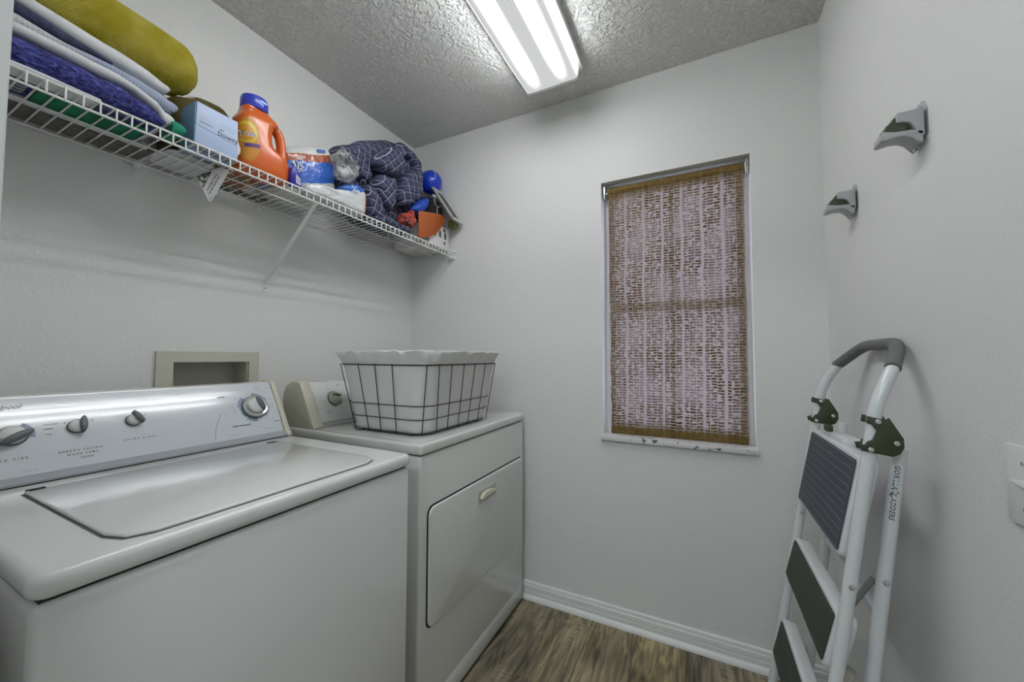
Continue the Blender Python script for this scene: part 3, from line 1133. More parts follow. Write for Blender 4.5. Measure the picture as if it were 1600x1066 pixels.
# ================================================================== wire shelf on the left wall
sf = thing('wire_shelf', 'white vinyl-coated wire shelf with a wall brace above the washer', 'wire shelf', (.0, -.8, 1.70))
SXF, SZ = .300, 1.7655         # front x, top of the deck wires
SYA, SYB = YN + .006, -.012
wr = .0019
for nm, xx, zz, rr in (('front_rod', SXF, SZ - .0048, .0030), ('front_rod', SXF + .0005, SZ - .0325, .0030), ('back_rod', .012, SZ - .0052, .0032), ('middle_rod', .155, SZ - .0048, .0026)):
    build(nm, MB().tube([(xx, SYA, zz), (xx, SYB, zz)], rr, 8), WIRE_W, sf)
mb = MB().tube([(.008, 0, SZ - wr), (SXF - .004, 0, SZ - wr), (SXF + .0035, 0, SZ - .0050), (SXF + .0042, 0, SZ - .009), (SXF + .0042, 0, SZ - .034)], wr, 6)
yw = -.0335
o0 = build('deck_wire', mb, WIRE_W, sf)
me0 = o0.data
for v in me0.vertices:
    v.co.y += ORI[sf.name].y          # mesh centred on its own wire
o0.location = (0, yw - ORI[sf.name].y, 0)
yw -= .0268
while yw > SYA + .01:
    c = o0.copy()
    COL.objects.link(c)
    c.parent = sf
    c.location = (0, yw - ORI[sf.name].y, 0)
    yw -= .0268
# diagonal brace, foot plate, clips, end bracket
yb_ = -.848
mb = MB()
d = Vector((SXF - .004 - .012, 0, SZ - .036 - 1.470))
dn = Vector((-d.z, 0, d.x)).normalized()
A = Vector((.010, yb_, 1.468))
B = Vector((SXF - .002, yb_, SZ - .032))
mb.prism([(-.009, 0), (.009, 0), (.009, .0015), (.0015, .0015), (.0015, .006), (-.0015, .006), (-.0015, .0015), (-.009, .0015)], A, (0, 1, 0), dn, 1)
mb.v, mb.f = [], []
w_ = (B - A).normalized()
n_ = Vector((0, 1, 0)).cross(w_)
sec = [(-.009, 0), (-.006, -.004), (.006, -.004), (.009, 0), (.006, .0035), (-.006, .0035)]
mb.loft([[A + Vector((0, 1, 0)) * a + n_ * b for a, b in sec], [B + Vector((0, 1, 0)) * a * .8 + n_ * b for a, b in sec]])
br = build('shelf_brace', mb, WIRE_W, sf)
mb = MB().rbox(.0005, .004, yb_ - .009, yb_ + .009, 1.430, 1.476, r=.0015)
build('brace_foot', mb, WIRE_W, br)
build('screw', MB().lathe([(.0045, 0), (.004, .0018), (.001, .0024)], (.004, yb_, 1.444), (1, 0, 0), 12), METAL, br)
for yy in (-1.24, -.884, -.36):
    build('wall_clip', MB().rbox(.0005, .018, yy - .007, yy + .007, SZ - .017, SZ + .004, r=.002), WIRE_W, sf)
mb = MB().rbox(.262, .318, -.011, -.0005, SZ - .042, SZ + .003, r=.0015)
mb.rbox(.268, .314, -.020, -.0105, SZ - .042, SZ - .036, r=.0012)
mb.rbox(.312, .322, -.022, -.001, SZ - .008, SZ + .001, r=.0015)
build('end_bracket', mb, WIRE_W, sf)

# ================================================================== linen on the shelf
D = SZ + .0012


def cloth(name, col, rough=.9, bump=(260, .5, .002, 4), var=(60, .25)):
    return mat(name, col, rough, bump=bump, var=var)


def stripe_cloth(name, cols, axis, freq, wob=.0, bump=(240, .4, .002)):
    """cloth with woven stripes; cols = [(pos, colour)...] over one repeat"""
    mt, nt, out = new_mat(name)
    p = N(nt, 'ShaderNodeBsdfPrincipled', i_Roughness=.9)
    p.inputs['Sheen Weight'].default_value = .3
    tc = N(nt, 'ShaderNodeTexCoord')
    sp = N(nt, 'ShaderNodeSeparateXYZ')
    L(nt, tc.outputs['Object'], sp.inputs[0])
    n = N(nt, 'ShaderNodeTexNoise', i_Scale=25.0)
    L(nt, tc.outputs['Object'], n.inputs['Vector'])
    t = math_node(nt, 'MULTIPLY', sp.outputs[axis], freq)
    t = math_node(nt, 'ADD', t, math_node(nt, 'MULTIPLY', n.outputs['Fac'], wob))
    cr = N(nt, 'ShaderNodeValToRGB')
    cr.color_ramp.interpolation = 'CONSTANT'
    L(nt, math_node(nt, 'FRACT', t), cr.inputs[0])
    el = cr.color_ramp.elements
    while len(el) < len(cols):
        el.new(.5)
    for i, (ps, c) in enumerate(cols):
        el[i].position = ps
        el[i].color = (*c, 1)
    L(nt, cr.outputs[0], p.inputs['Base Color'])
    n2 = N(nt, 'ShaderNodeTexNoise', i_Scale=bump[0])
    L(nt, tc.outputs['Object'], n2.inputs['Vector'])
    b = N(nt, 'ShaderNodeBump', i_Strength=bump[1], i_Distance=bump[2])
    L(nt, n2.outputs['Fac'], b.inputs['Height'])
    L(nt, b.outputs[0], p.inputs['Normal'])
    L(nt, p.outputs[0], out.inputs[0])
    return mt


def terry_material():
    mt, nt, out = new_mat('terry_blue')
    p = N(nt, 'ShaderNodeBsdfPrincipled', i_Roughness=.95)
    tc = N(nt, 'ShaderNodeTexCoord')
    mp = N(nt, 'ShaderNodeMapping')
    mp.inputs['Scale'].default_value = (1, .55, 1.3)
    L(nt, tc.outputs['Object'], mp.inputs[0])
    n = N(nt, 'ShaderNodeTexNoise', i_Scale=150.0, i_Detail=4.0, i_Distortion=1.0)
    L(nt, mp.outputs[0], n.inputs['Vector'])
    cr = N(nt, 'ShaderNodeValToRGB')
    e = cr.color_ramp.elements
    e[0].position, e[0].color = .36, (.010, .012, .075, 1)
    e[1].position, e[1].color = .68, (.13, .15, .45, 1)
    k = e.new(.5)
    k.color = (.035, .042, .21, 1)
    L(nt, n.outputs['Fac'], cr.inputs[0])
    L(nt, cr.outputs[0], p.inputs['Base Color'])
    b = N(nt, 'ShaderNodeBump', i_Strength=.9, i_Distance=.004)
    L(nt, n.outputs['Fac'], b.inputs['Height'])
    L(nt, b.outputs[0], p.inputs['Normal'])
    L(nt, p.outputs[0], out.inputs[0])
    return mt


def waffle(name, c0, c1, scale, amt=.5):
    """cloth with a woven waffle relief"""
    mt, nt, out = new_mat(name)
    p = N(nt, 'ShaderNodeBsdfPrincipled', i_Roughness=.9)
    tc = N(nt, 'ShaderNodeTexCoord')
    mp = N(nt, 'ShaderNodeMapping')
    mp.inputs['Scale'].default_value = scale
    L(nt, tc.outputs['Object'], mp.inputs[0])
    sp = N(nt, 'ShaderNodeSeparateXYZ')
    L(nt, mp.outputs[0], sp.inputs[0])
    a = math_node(nt, 'SINE', sp.outputs[1])
    b_ = math_node(nt, 'SINE', math_node(nt, 'ADD', sp.outputs[2], math_node(nt, 'MULTIPLY', sp.outputs[0], 1.0)))
    h = math_node(nt, 'MULTIPLY_ADD', math_node(nt, 'MULTIPLY', a, b_), .5, .5)
    n = N(nt, 'ShaderNodeTexNoise', i_Scale=14.0, i_Detail=2.0)
    L(nt, tc.outputs['Object'], n.inputs['Vector'])
    ms = N(nt, 'ShaderNodeMapRange', n1=.40, n2=.60)
    L(nt, n.outputs['Fac'], ms.inputs[0])
    f = math_node(nt, 'MULTIPLY', h, math_node(nt, 'MULTIPLY_ADD', ms.outputs[0], 1 - amt, amt))
    L(nt, mix_col(nt, f, c0, c1), p.inputs['Base Color'])
    bm_ = N(nt, 'ShaderNodeBump', i_Strength=.8, i_Distance=.003)
    L(nt, h, bm_.inputs['Height'])
    L(nt, bm_.outputs[0], p.inputs['Normal'])
    L(nt, p.outputs[0], out.inputs[0])
    return mt


Y0S = YN + .012


def linen(name, label, cat, st, x0, x1, material, amp=.002, ns=25, seed=0, group=None):
    org = ((x0 + x1) / 2, (st[0][0] + st[-1][0]) / 2, min(s[1] for s in st))
    o = build(name, towel(st, x0, x1, amp=amp, ns=ns, seed=seed), material, None, origin=org, smooth=60)
    return tag(o, label, cat, group)


WHITE_C = cloth('white_cotton', (.62, .63, .64), var=(30, .06), bump=(200, .3, .002, 4))
# bottom layer lying straight on the wires
linen('folded_cloth', 'flat grey folded cloth at the back of the shelf, under the towel pile', 'cloth', [(Y0S, D, D + .012), (-1.28, D, D + .012), (-1.245, D, D + .010)], .018, .105, cloth('grey_cloth', (.13, .125, .105)), .0006, seed=3)
linen('striped_towel', 'navy and white striped towel folded under the towel pile, far left', 'towel', [(Y0S, D, D + .020), (-1.53, D, D + .020), (-1.495, D, D + .018)], .165, .232,
      stripe_cloth('navy_stripes', [(0, (.03, .035, .10)), (.62, (.45, .47, .52))], 0, 58, .5), .001, seed=5)
linen('folded_sheet', 'pale grey folded sheet at the shelf edge under the blue towel', 'sheet', [(Y0S, D, D + .010), (-1.47, D, D + .010), (-1.40, D, D + .008)], .236, .292, WHITE_C, .0012, seed=7)
linen('green_sheet', 'emerald green folded sheet peeking out under the towel pile', 'sheet', [(-1.475, D, D + .012), (-1.43, D, D + .013), (-1.36, D, D + .013), (-1.30, D, D + .013)], .135, .232, cloth('green_cotton', (.006, .17, .085), var=(14, .35)), .002, ns=18, seed=9)
linen('navy_pillowcase', 'small navy folded pillowcase showing beneath the wires beside the green sheet', 'pillowcase', [(-1.40, D, D + .009), (-1.335, D, D + .009)], .236, .262, cloth('navy_cotton', (.03, .034, .10)), .001, seed=12)
linen('white_pillowcase', 'narrow white folded pillowcase between the grey cloth and green sheet', 'pillowcase', [(Y0S, D, D + .02), (-1.40, D, D + .02), (-1.26, D, D + .016)], .108, .132, WHITE_C, .001, seed=14)
# green roll end that bulges out at the right end of the pile
gt = build('green_towel', towel([(-1.262, D + .001, D + .042), (-1.254, D + .001, D + .045)], .215, .288, amp=.0005), cloth('green_cotton2', (.010, .20, .125), var=(14, .2)), None, origin=(.27, -1.3, D), smooth=60)
tag(gt, 'bright green towel roll whose rounded end touches the pale blue box', 'towel')
z0 = D + .0145
linen('terry_towel', 'thick dark blue terry towel at the bottom of the pile', 'towel',
      [(Y0S, z0, 1.845), (-1.515, z0, 1.844), (-1.45, z0, 1.839), (-1.40, z0, 1.834), (-1.37, z0, 1.840), (-1.345, z0, 1.834), (-1.315, z0, 1.823), (-1.295, z0, 1.810), (-1.282, z0, 1.795)], .03, .286, terry_material(), .0035, ns=30, seed=2)
linen('folded_towel', 'thin white towel curving down over the end of the blue terry towel', 'towel',
      [(Y0S, 1.8465, 1.866), (-1.515, 1.8460, 1.866), (-1.45, 1.8425, 1.8665), (-1.40, 1.8385, 1.864), (-1.365, 1.8415, 1.861), (-1.335, 1.836, 1.852), (-1.315, 1.8275, 1.846), (-1.292, 1.815, 1.838), (-1.283, 1.798, 1.830), (-1.276, 1.787, 1.824)],
      .03, .283, WHITE_C, .001, ns=20, seed=21)


def pale_towel_material():
    mt, nt, out = new_mat('pale_blue_towel')
    p = N(nt, 'ShaderNodeBsdfPrincipled', i_Roughness=.9)
    tc = N(nt, 'ShaderNodeTexCoord')
    sp = N(nt, 'ShaderNodeSeparateXYZ')
    L(nt, tc.outputs['Object'], sp.inputs[0])
    n = N(nt, 'ShaderNodeTexNoise', i_Scale=70.0, i_Detail=3.0)
    L(nt, tc.outputs['Object'], n.inputs['Vector'])
    mr = N(nt, 'ShaderNodeMapRange', n1=-.06, n2=.04)
    L(nt, math_node(nt, 'ADD', sp.outputs[1], math_node(nt, 'MULTIPLY_ADD', n.outputs['Fac'], .10, -.05)), mr.inputs[0])
    w = N(nt, 'ShaderNodeTexWave', i_Scale=70.0, i_Distortion=2.0)
    w.bands_direction = 'Z'
    L(nt, tc.outputs['Object'], w.inputs['Vector'])
    blue = mix_col(nt, w.outputs['Fac'], (.27, .33, .46), (.45, .50, .62))
    L(nt, mix_col(nt, mr.outputs[0], (.56, .57, .60), blue), p.inputs['Base Color'])
    w2 = N(nt, 'ShaderNodeTexWave', i_Scale=45.0, i_Distortion=1.0)
    w2.bands_direction = 'Y'
    L(nt, tc.outputs['Object'], w2.inputs['Vector'])
    b = N(nt, 'ShaderNodeBump', i_Strength=.4, i_Distance=.003)
    L(nt, math_node(nt, 'ADD', w.outputs['Fac'], w2.outputs['Fac']), b.inputs['Height'])
    L(nt, b.outputs[0], p.inputs['Normal'])
    L(nt, p.outputs[0], out.inputs[0])
    return mt


linen('ribbed_towel', 'ribbed towel, white at left and pale blue at its right end', 'towel',
      [(Y0S, 1.868, 1.894), (-1.515, 1.868, 1.893), (-1.45, 1.8685, 1.881), (-1.385, 1.866, 1.884), (-1.335, 1.855, 1.883), (-1.311, 1.849, 1.880), (-1.28, 1.840, 1.876), (-1.262, 1.8335, 1.868)], .03, .268, pale_towel_material(), .0015, ns=40, seed=31)
linen('denim_cloth', 'dark slate-blue folded cloth between white sheet and ribbed towel', 'cloth',
      [(Y0S, 1.8955, 1.925), (-1.515, 1.895, 1.924), (-1.48, 1.893, 1.916), (-1.45, 1.884, 1.909), (-1.40, 1.886, 1.899), (-1.375, 1.8865, 1.894)], .03, .262, cloth('denim_slate', (.036, .046, .095), var=(90, .35)), .002, seed=37)
linen('white_sheet', 'thick white folded sheet directly under the yellow blanket', 'sheet',
      [(Y0S, 1.927, 1.958), (-1.515, 1.926, 1.957), (-1.44, 1.911, 1.950), (-1.39, 1.902, 1.945), (-1.355, 1.900, 1.942), (-1.30, 1.893, 1.930), (-1.27, 1.889, 1.916)], .03, .250, WHITE_C, .0015, ns=14, seed=41)
# yellow rolled blanket
yc = thing('rolled_blanket', 'mustard yellow woven blanket rolled up on top of the towel pile', 'blanket', (.14, -1.4, 1.96))
rings = []
yel = waffle('yellow_waffle', (.36, .30, .004), (.60, .53, .11), (0, 1150, 1250), .12)
for k in range(34):
    t = k / 33
    y_ = Y0S + t * (-1.160 - Y0S)
    e = max(0, (y_ + 1.215) / .055)
    s_ = math.sqrt(max(0, 1 - e * e)) if e > 0 else 1.0
    s_ = max(s_, .30)
    cz = 2.030 + .030 * (-1.2 - y_) / .4
    rg = []
    for j in range(40):
        a = 2 * math.pi * j / 40
        r_ = .074 * s_ * (1 + .03 * nz((math.cos(a) * 2, y_ * 9, math.sin(a) * 2), 1, 2))
        rg.append(Vector((.140 + 1.1 * r_ * math.cos(a), y_, cz + r_ * 1.02 * math.sin(a))))
    rings.append(rg)
build('blanket_roll', MB().loft(rings), yel, yc, smooth=60)
pts = [Vector((.140 + 1.1 * (.074 * math.exp(-.09 * k / 3)) * math.cos(.35 * k - 1.0) * .8, -1.1585, 2.03 + .074 * math.exp(-.09 * k / 3) * math.sin(.35 * k - 1.0) * .8)) for k in range(0)]

# olive cloth bag behind the box
bag = inflate([(-1.222, D + .022), (-1.05, D + .022), (-1.055, 1.90), (-1.060, 1.965), (-1.10, 1.985), (-1.14, 1.988), (-1.175, 1.968), (-1.224, 1.952)], .115, .080, .085, p=.35, amp=.010, ns=16, seed=4)
bo = thing('cloth_bag', 'dark olive brown cloth bag slumped behind the pale blue box', 'bag', (.12, -1.17, D))
build('bag_body', bag, cloth('olive_cloth', (.095, .075, .018), var=(25, .3)), bo, smooth=60)
pts = [(.176, -1.214 + .008 * k, 1.936 + .0034 * k + .0016 * (k % 2)) for k in range(7)]
build('bag_seam', MB().tube(pts, .0013, 5), mat('thread_white', (.6, .58, .5), .8), bo)

# pale blue carton of dryer sheets
BXF = .2905
cb = thing('dryer_sheet_box', 'pale blue cardboard carton with printed side next to the orange bottle', 'carton', (.245, -1.16, D))
CARD = mat('carton_blue', (.40, .50, .70), .45)
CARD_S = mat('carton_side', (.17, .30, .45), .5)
ty = lambda y, z: y
bx = [(-1.214, D), (-1.106, D), (-1.108, 1.885), (-1.212, 1.887)]
mb = MB().prism(bx, (.205, 0, 0), (0, 1, 0), (0, 0, 1), BXF - .205, bev=.0012)
body = build('carton_body', mb, CARD, cb)
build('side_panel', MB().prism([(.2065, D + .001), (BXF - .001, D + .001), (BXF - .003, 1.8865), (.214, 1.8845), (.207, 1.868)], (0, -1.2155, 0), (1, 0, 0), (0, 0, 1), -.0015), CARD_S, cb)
mb = MB().prism([(-1.1065, 1.775), (-1.094, 1.80), (-1.0935, 1.812), (-1.1065, 1.846)], (BXF - .012, 0, 0), (0, 1, 0), (0, 0, 1), .0012)
build('open_flap', mb, mat('carton_inner', (.62, .62, .60), .6), cb)
lettering(cb, 'Downy', .0175, (BXF + .0003, -1.134, 1.8225), (0, 1, -.02), (0, .02, 1), bold=.015, spacing=1.05)
build('score_line', MB().tube([(BXF + .0002, -1.212, 1.826), (BXF + .0002, -1.205, 1.820), (BXF + .0002, -1.108, 1.811)], .0006, 4), mat('score_grey', (.20, .23, .32), .6), cb)
lettering(cb, 'Downy', .030, (.258, -1.160, D - .0003), (0, -1, 0), (-1, 0, 0), bold=.01)


def fine_print(parent, o, u, v, lines, h, material=None, seed=1, wave=0.0):
    """rows of print too small to read, as short dashes; lines = [(offset along v, start, length)]"""
    rnd = random.Random(seed)
    o, u, v = Vector(o), Vector(u).normalized(), Vector(v).normalized()
    w = u.cross(v)
    mb = MB()
    for dv_, a, ln_p in lines:
        t = a
        while t < a + ln_p:
            k = h * rnd.uniform(.8, 3.2)
            e_ = min(t + k, a + ln_p)
            q = [o + u * x_ + v * (dv_ + y_ + wave * math.sin(x_ * 300)) + w * .0004 for x_, y_ in ((t, -h / 2), (e_, -h / 2), (e_, h / 2), (t, h / 2))]
            mb.add(q, [(0, 1, 2, 3)])
            t = e_ + h * .55
    return build('fine_print', mb, material or INK_L, parent, smooth=None, keep=True)


fine_print(cb, (BXF + .0003, -1.205, 1.852), (0, 1, 0), (0, 0, 1), [(0, .0, .018), (-.0045, 0, .034), (-.009, 0, .042), (-.0135, 0, .020)], .0016, seed=2)
fine_print(cb, (BXF + .0003, -1.205, 1.833), (0, 1, 0), (0, 0, 1), [(0, 0, .034)], .0022, INK, seed=3)
fine_print(cb, (BXF + .0003, -1.155, 1.852), (0, 1, 0), (0, 0, 1), [(0, 0, .044), (-.0045, 0, .030), (-.009, 0, .040)], .0016, seed=4)
fine_print(cb, (BXF + .0003, -1.155, 1.8365), (0, 1, 0), (0, 0, 1), [(0, 0, .010)], .0028, INK, seed=5)

# crumpled white rag at the back under the box
rg = inflate([(-1.235, D), (-1.085, D), (-1.09, D + .012), (-1.16, D + .018), (-1.23, D + .012)], .10, .08, .075, n=46, rings=14, p=.25, amp=.004, ns=40, seed=6)
tag(build('crumpled_rag', rg, WHITE_C, None, origin=(.09, -1.16, D), smooth=60), 'crumpled white rag on the wires behind the pale blue carton', 'rag')
# hanging leaflet through the wires
lf = thing('folded_leaflet', 'folded printed leaflet poking down through the shelf wires', 'leaflet', (.222, -1.13, 1.64))
pl = [(-1.180, 1.705), (-1.160, 1.752), (-1.096, 1.757), (-1.143, 1.640), (-1.160, 1.668)]
pl = [(-1.181, 1.703), (-1.118, 1.757), (-1.094, 1.757), (-1.138, 1.642), (-1.146, 1.639), (-1.162, 1.668)]
build('leaflet_sheet', MB().prism(pl, (.222, 0, 0), (0, 1, 0), (0, 0, 1), .0016), mat('paper_white', (.55, .56, .55), .7), lf, smooth=None)


def blotch(name, cols, scale, rough=.5):
    mt, nt, out = new_mat(name)
    p = N(nt, 'ShaderNodeBsdfPrincipled', i_Roughness=rough)
    tc = N(nt, 'ShaderNodeTexCoord')
    n = N(nt, 'ShaderNodeTexNoise', i_Scale=scale, i_Detail=3.0)
    L(nt, tc.outputs['Object'], n.inputs['Vector'])
    cr = N(nt, 'ShaderNodeValToRGB')
    cr.color_ramp.interpolation = 'CONSTANT'
    el = cr.color_ramp.elements
    while len(el) < len(cols):
        el.new(.5)
    for i, (ps, c) in enumerate(cols):
        el[i].position, el[i].color = ps, (*c, 1)
    L(nt, n.outputs['Fac'], cr.inputs[0])
    L(nt, cr.outputs[0], p.inputs['Base Color'])
    L(nt, p.outputs[0], out.inputs[0])
    return mt


BW = blotch('print_black_white', [(0, (.02, .022, .018)), (.47, (.10, .11, .07)), (.56, (.5, .51, .46))], 70)
build('printed_area', MB().prism([(-1.1795, 1.7025), (-1.140, 1.736), (-1.1615, 1.672)], (.2237, 0, 0), (0, 1, 0), (0, 0, 1), .0004), BW, lf, smooth=None)
dv = Vector((0, .040, .105)).normalized()
fine_print(lf, (.2239, -1.146, 1.662), (0, dv.y, dv.z), (0, -dv.z, dv.y), [(0, 0, .072), (.008, .006, .064)], .0038, mat('print_grey_leaflet', (.16, .16, .15), .6), seed=7)
fine_print(lf, (.2239, -1.141, 1.646), (0, dv.y, dv.z), (0, -dv.z, dv.y), [(0, 0, .010), (.003, .001, .008)], .0042, seed=8)

# magazines lying on the wires under the bottle
mg = thing('magazine', 'red and yellow magazine lying on the wires under the orange bottle', 'magazine', (.12, -1.03, D))
build('cover', MB().rbox(.075, .200, -1.115, -.985, D, D + .004, r=.0008, seg=1), blotch('cover_red_yellow', [(0, (.16, .03, .015)), (.44, (.30, .08, .03)), (.52, (.45, .33, .12)), (.60, (.06, .04, .03))], 26), mg)
tag(build('flyer', MB().rbox(.022, .072, -1.10, -.885, D, D + .003, r=.0006, seg=1), BW, None, origin=(.047, -1, D)), 'black and white printed flyer on the wires against the wall', 'flyer')

# ------------------------------------------------------------------ orange detergent bottle
tb = thing('detergent_bottle', 'orange plastic laundry detergent bottle with blue cap and side handle', 'bottle', (.235, -1.01, D))
ORG = mat('orange_plastic', (.62, .115, .012), .28, coat=.3)
TX = .238
ST = [  # z, y0, y1, half depth
    (D, -1.078, -.940, .038), (D + .004, -1.086, -.932, .045), (D + .02, -1.0905, -.9275, .049), (1.815, -1.0915, -.9275, .050), (1.835, -1.092, -.931, .050),
    (1.846, -1.092, -.940, .0495), (1.855, -1.092, -.962, .049), (1.865, -1.092, -.982, .0485), (1.885, -1.0925, -.990, .048), (1.915, -1.0915, -.990, .047), (1.935, -1.089, -.986, .046),
    (1.943, -1.085, -.975, .044), (1.952, -1.080, -.966, .040), (1.961, -1.077, -.970, .036), (1.969, -1.075, -.985, .033), (1.976, -1.0740, -.999, .032)]


def tide_section(z):
    for i in range(len(ST) - 1):
        a, b = ST[i], ST[i + 1]
        if a[0] <= z <= b[0]:
            t = (z - a[0]) / (b[0] - a[0])
            return [a[k] + (b[k] - a[k]) * t for k in (1, 2, 3)]
    return list(ST[-1][1:])


def sq(c, e):
    return math.copysign(abs(c) ** e, c)


rings = []
zs = []
for i in range(len(ST) - 1):
    for k in range(3):
        zs.append(ST[i][0] + (ST[i + 1][0] - ST[i][0]) * k / 3)
zs.append(ST[-1][0])
for z in zs:
    ya, yb, dx = tide_section(z)
    yc_, hw = (ya + yb) / 2, (yb - ya) / 2
    rings.append([Vector((TX + dx * sq(math.sin(2 * math.pi * j / 48), .62), yc_ + hw * sq(math.cos(2 * math.pi * j / 48), .62), z)) for j in range(48)])
tbody = build('bottle_body', MB().loft(rings), ORG, tb, smooth=50)
hpts = [(-.992, 1.960), (-.975, 1.956), (-.961, 1.946), (-.951, 1.930), (-.9465, 1.910), (-.944, 1.885), (-.942, 1.860), (-.944, 1.835), (-.955, 1.822)]
build('handle', MB().tube([(TX, a, b) for a, b in hpts], [.014, .0165, .0165, .016, .0155, .0155, .016, .017, .016], 14, flat=1.0), ORG, tb, smooth=60)
CAPB = mat('cap_blue', (.025, .05, .48), .3, coat=.3)
cpc = Vector((TX, -1.036, 1.975))
cp = build('cap', MB().lathe([(.0385, 0), (.0395, .002), (.0388, .033), (.0365, .040), (.030, .0425), (0, .043)], cpc, (0, 0, 1), 36), CAPB, tb)
for k in range(30):
    pass
build('cap_mark', MB().prism([(a * .011, b * .0035) for a, b in [(math.cos(2 * math.pi * i / 20), math.sin(2 * math.pi * i / 20)) for i in range(20)]], (TX + .0385, -1.028, 2.000), (0, 1, -.12), (0, .12, 1), .0012), mat('cap_print', (.35, .5, .85), .4), cp)


def tide_x(y, z):
    ya, yb, dx = tide_section(z)
    c = (y - (ya + yb) / 2) / ((yb - ya) / 2)
    c = max(-.985, min(.985, c))
    # superellipse |s|^(2/e)+|c|^(2/e)=1
    e = .62
    return TX + dx * (1 - abs(c) ** (2 / e)) ** (e / 2)


def tide_warp(h):
    return lambda q: Vector((tide_x(q.y, q.z) + h, q.y, q.z))


def disc_on(cy, cz, ry, rz, h, y_min=-1.0905, n=40, rot=0):
    mb = MB()
    rr = [0.02, .35, .65, .85, 1.0]
    R = []
    for r_ in rr:
        R.append([tide_warp(h)(Vector((0, max(y_min, cy + ry * r_ * math.cos(2 * math.pi * j / n)), cz + rz * r_ * math.sin(2 * math.pi * j / n)))) for j in range(n)])
    return mb.loft(R, caps=False)


lab = build('label', disc_on(-1.070, 1.858, .030, .070, .0006), mat('label_amber', (.52, .22, .012), .35), tb, smooth=60, keep=True)
build('label_ring', disc_on(-1.077, 1.876, .027, .034, .0010), mat('label_yellow', (.62, .47, .02), .35), lab, keep=True)
build('label_disc', disc_on(-1.079, 1.874, .020, .026, .0014), mat('label_orange', (.60, .26, .01), .35), lab, keep=True)


def tide_text(s, size, y, z, material, h=.0020, shear=0, bold=0):
    return build('lettering', text_mb(s, size, (TX, y, z), (0, 1, .18), (0, -.18, 1), shear=shear, bold=bold, warp=tide_warp(h)), material, lab, smooth=None, keep=True)


PW = mat('label_white', (.80, .80, .76), .4)
tide_text('Tide', .0215, -1.0745, 1.871, PW, .0017, shear=.1, bold=.05)
tide_text('Tide', .0215, -1.0745, 1.871, mat('label_ink_blue', (.008, .01, .05), .4), .0022, shear=.1)
mb = MB().grid(lambda i, j: tide_warp(.0013)(Vector((0, -1.082 + .041 * i, 1.828 + .012 * j + .010 * i))), 10, 3)
build('label_band', mb, mat('label_purple', (.07, .015, .14), .4), lab, keep=True)
tide_text('64', .0075, -1.064, 1.957, PW, .0012, bold=.02)
# ------------------------------------------------------------------ deep blue box in front of the paper towels
bb = thing('blue_box', 'small deep blue printed carton between the bottle and paper towels', 'carton', (.29, -.925, D))
DBLUE = mat('carton_deep_blue', (.012, .012, .30), .35)
mb = MB().prism([(-.940, D), (-.904, D), (-.904, 1.800), (-.920, 1.834), (-.934, 1.829), (-.940, 1.812)], (.262, 0, 0), (0, 1, 0), (0, 0, 1), .030, bev=.001)
build('carton_body', mb, DBLUE, bb)
build('printed_panel', MB().prism([(-.9235, 1.776), (-.907, 1.772), (-.907, 1.797), (-.9235, 1.806)], (.2922, 0, 0), (0, 1, 0), (0, 0, 1), .0005), mat('panel_pale', (.55, .57, .66), .5), bb, smooth=None)
fine_print(bb, (.2929, -.922, 1.795), (0, 1, 0), (0, 0, 1), [(0, .001, .012), (-.005, .001, .013), (-.010, .001, .013), (-.015, .001, .012)], .0018, INK, seed=9)


# ------------------------------------------------------------------ packs of paper towels
def pack_material(name, stops, ky, kz, wob, rough=.25, nscale=22):
    """printed film: colour bands along ky*y+kz*z with a wavy edge"""
    mt, nt, out = new_mat(name)
    p = N(nt, 'ShaderNodeBsdfPrincipled', i_Roughness=rough)
    p.inputs['Coat Weight'].default_value = .5
    tc = N(nt, 'ShaderNodeTexCoord')
    sp = N(nt, 'ShaderNodeSeparateXYZ')
    L(nt, tc.outputs['Object'], sp.inputs[0])
    n = N(nt, 'ShaderNodeTexNoise', i_Scale=nscale, i_Detail=2.0)
    L(nt, tc.outputs['Object'], n.inputs['Vector'])
    t = math_node(nt, 'ADD', math_node(nt, 'MULTIPLY', sp.outputs[1], ky), math_node(nt, 'MULTIPLY', sp.outputs[2], kz))
    t = math_node(nt, 'ADD', t, math_node(nt, 'MULTIPLY_ADD', n.outputs['Fac'], wob, -wob / 2))
    cr = N(nt, 'ShaderNodeValToRGB')
    cr.color_ramp.interpolation = 'CONSTANT'
    L(nt, t, cr.inputs[0])
    el = cr.color_ramp.elements
    while len(el) < len(stops):
        el.new(.5)
    for i, (ps, c) in enumerate(stops):
        el[i].position, el[i].color = ps, (*c, 1)
    L(nt, cr.outputs[0], p.inputs['Base Color'])
    n2 = N(nt, 'ShaderNodeTexNoise', i_Scale=38.0, i_Detail=3.0, i_Distortion=1.5)
    L(nt, tc.outputs['Object'], n2.inputs['Vector'])
    b = N(nt, 'ShaderNodeBump', i_Strength=.6, i_Distance=.008)
    L(nt, n2.outputs['Fac'], b.inputs['Height'])
    L(nt, b.outputs[0], p.inputs['Normal'])
    L(nt, p.outputs[0], out.inputs[0])
    return mt


pp = thing('paper_towel_pack', 'blue and white plastic-wrapped pack of paper towels standing upright', 'paper towels', (.17, -.85, D))
out_ = [(-.912, D + .008), (-.914, 1.93), (-.90, 1.952), (-.85, 1.985), (-.78, 2.020), (-.725, 2.045), (-.690, 2.02), (-.680, 1.95), (-.675, 1.90), (-.675, D + .008)]
PKW, PKB, PKO = (.60, .62, .60), (.016, .11, .50), (.36, .085, .03)
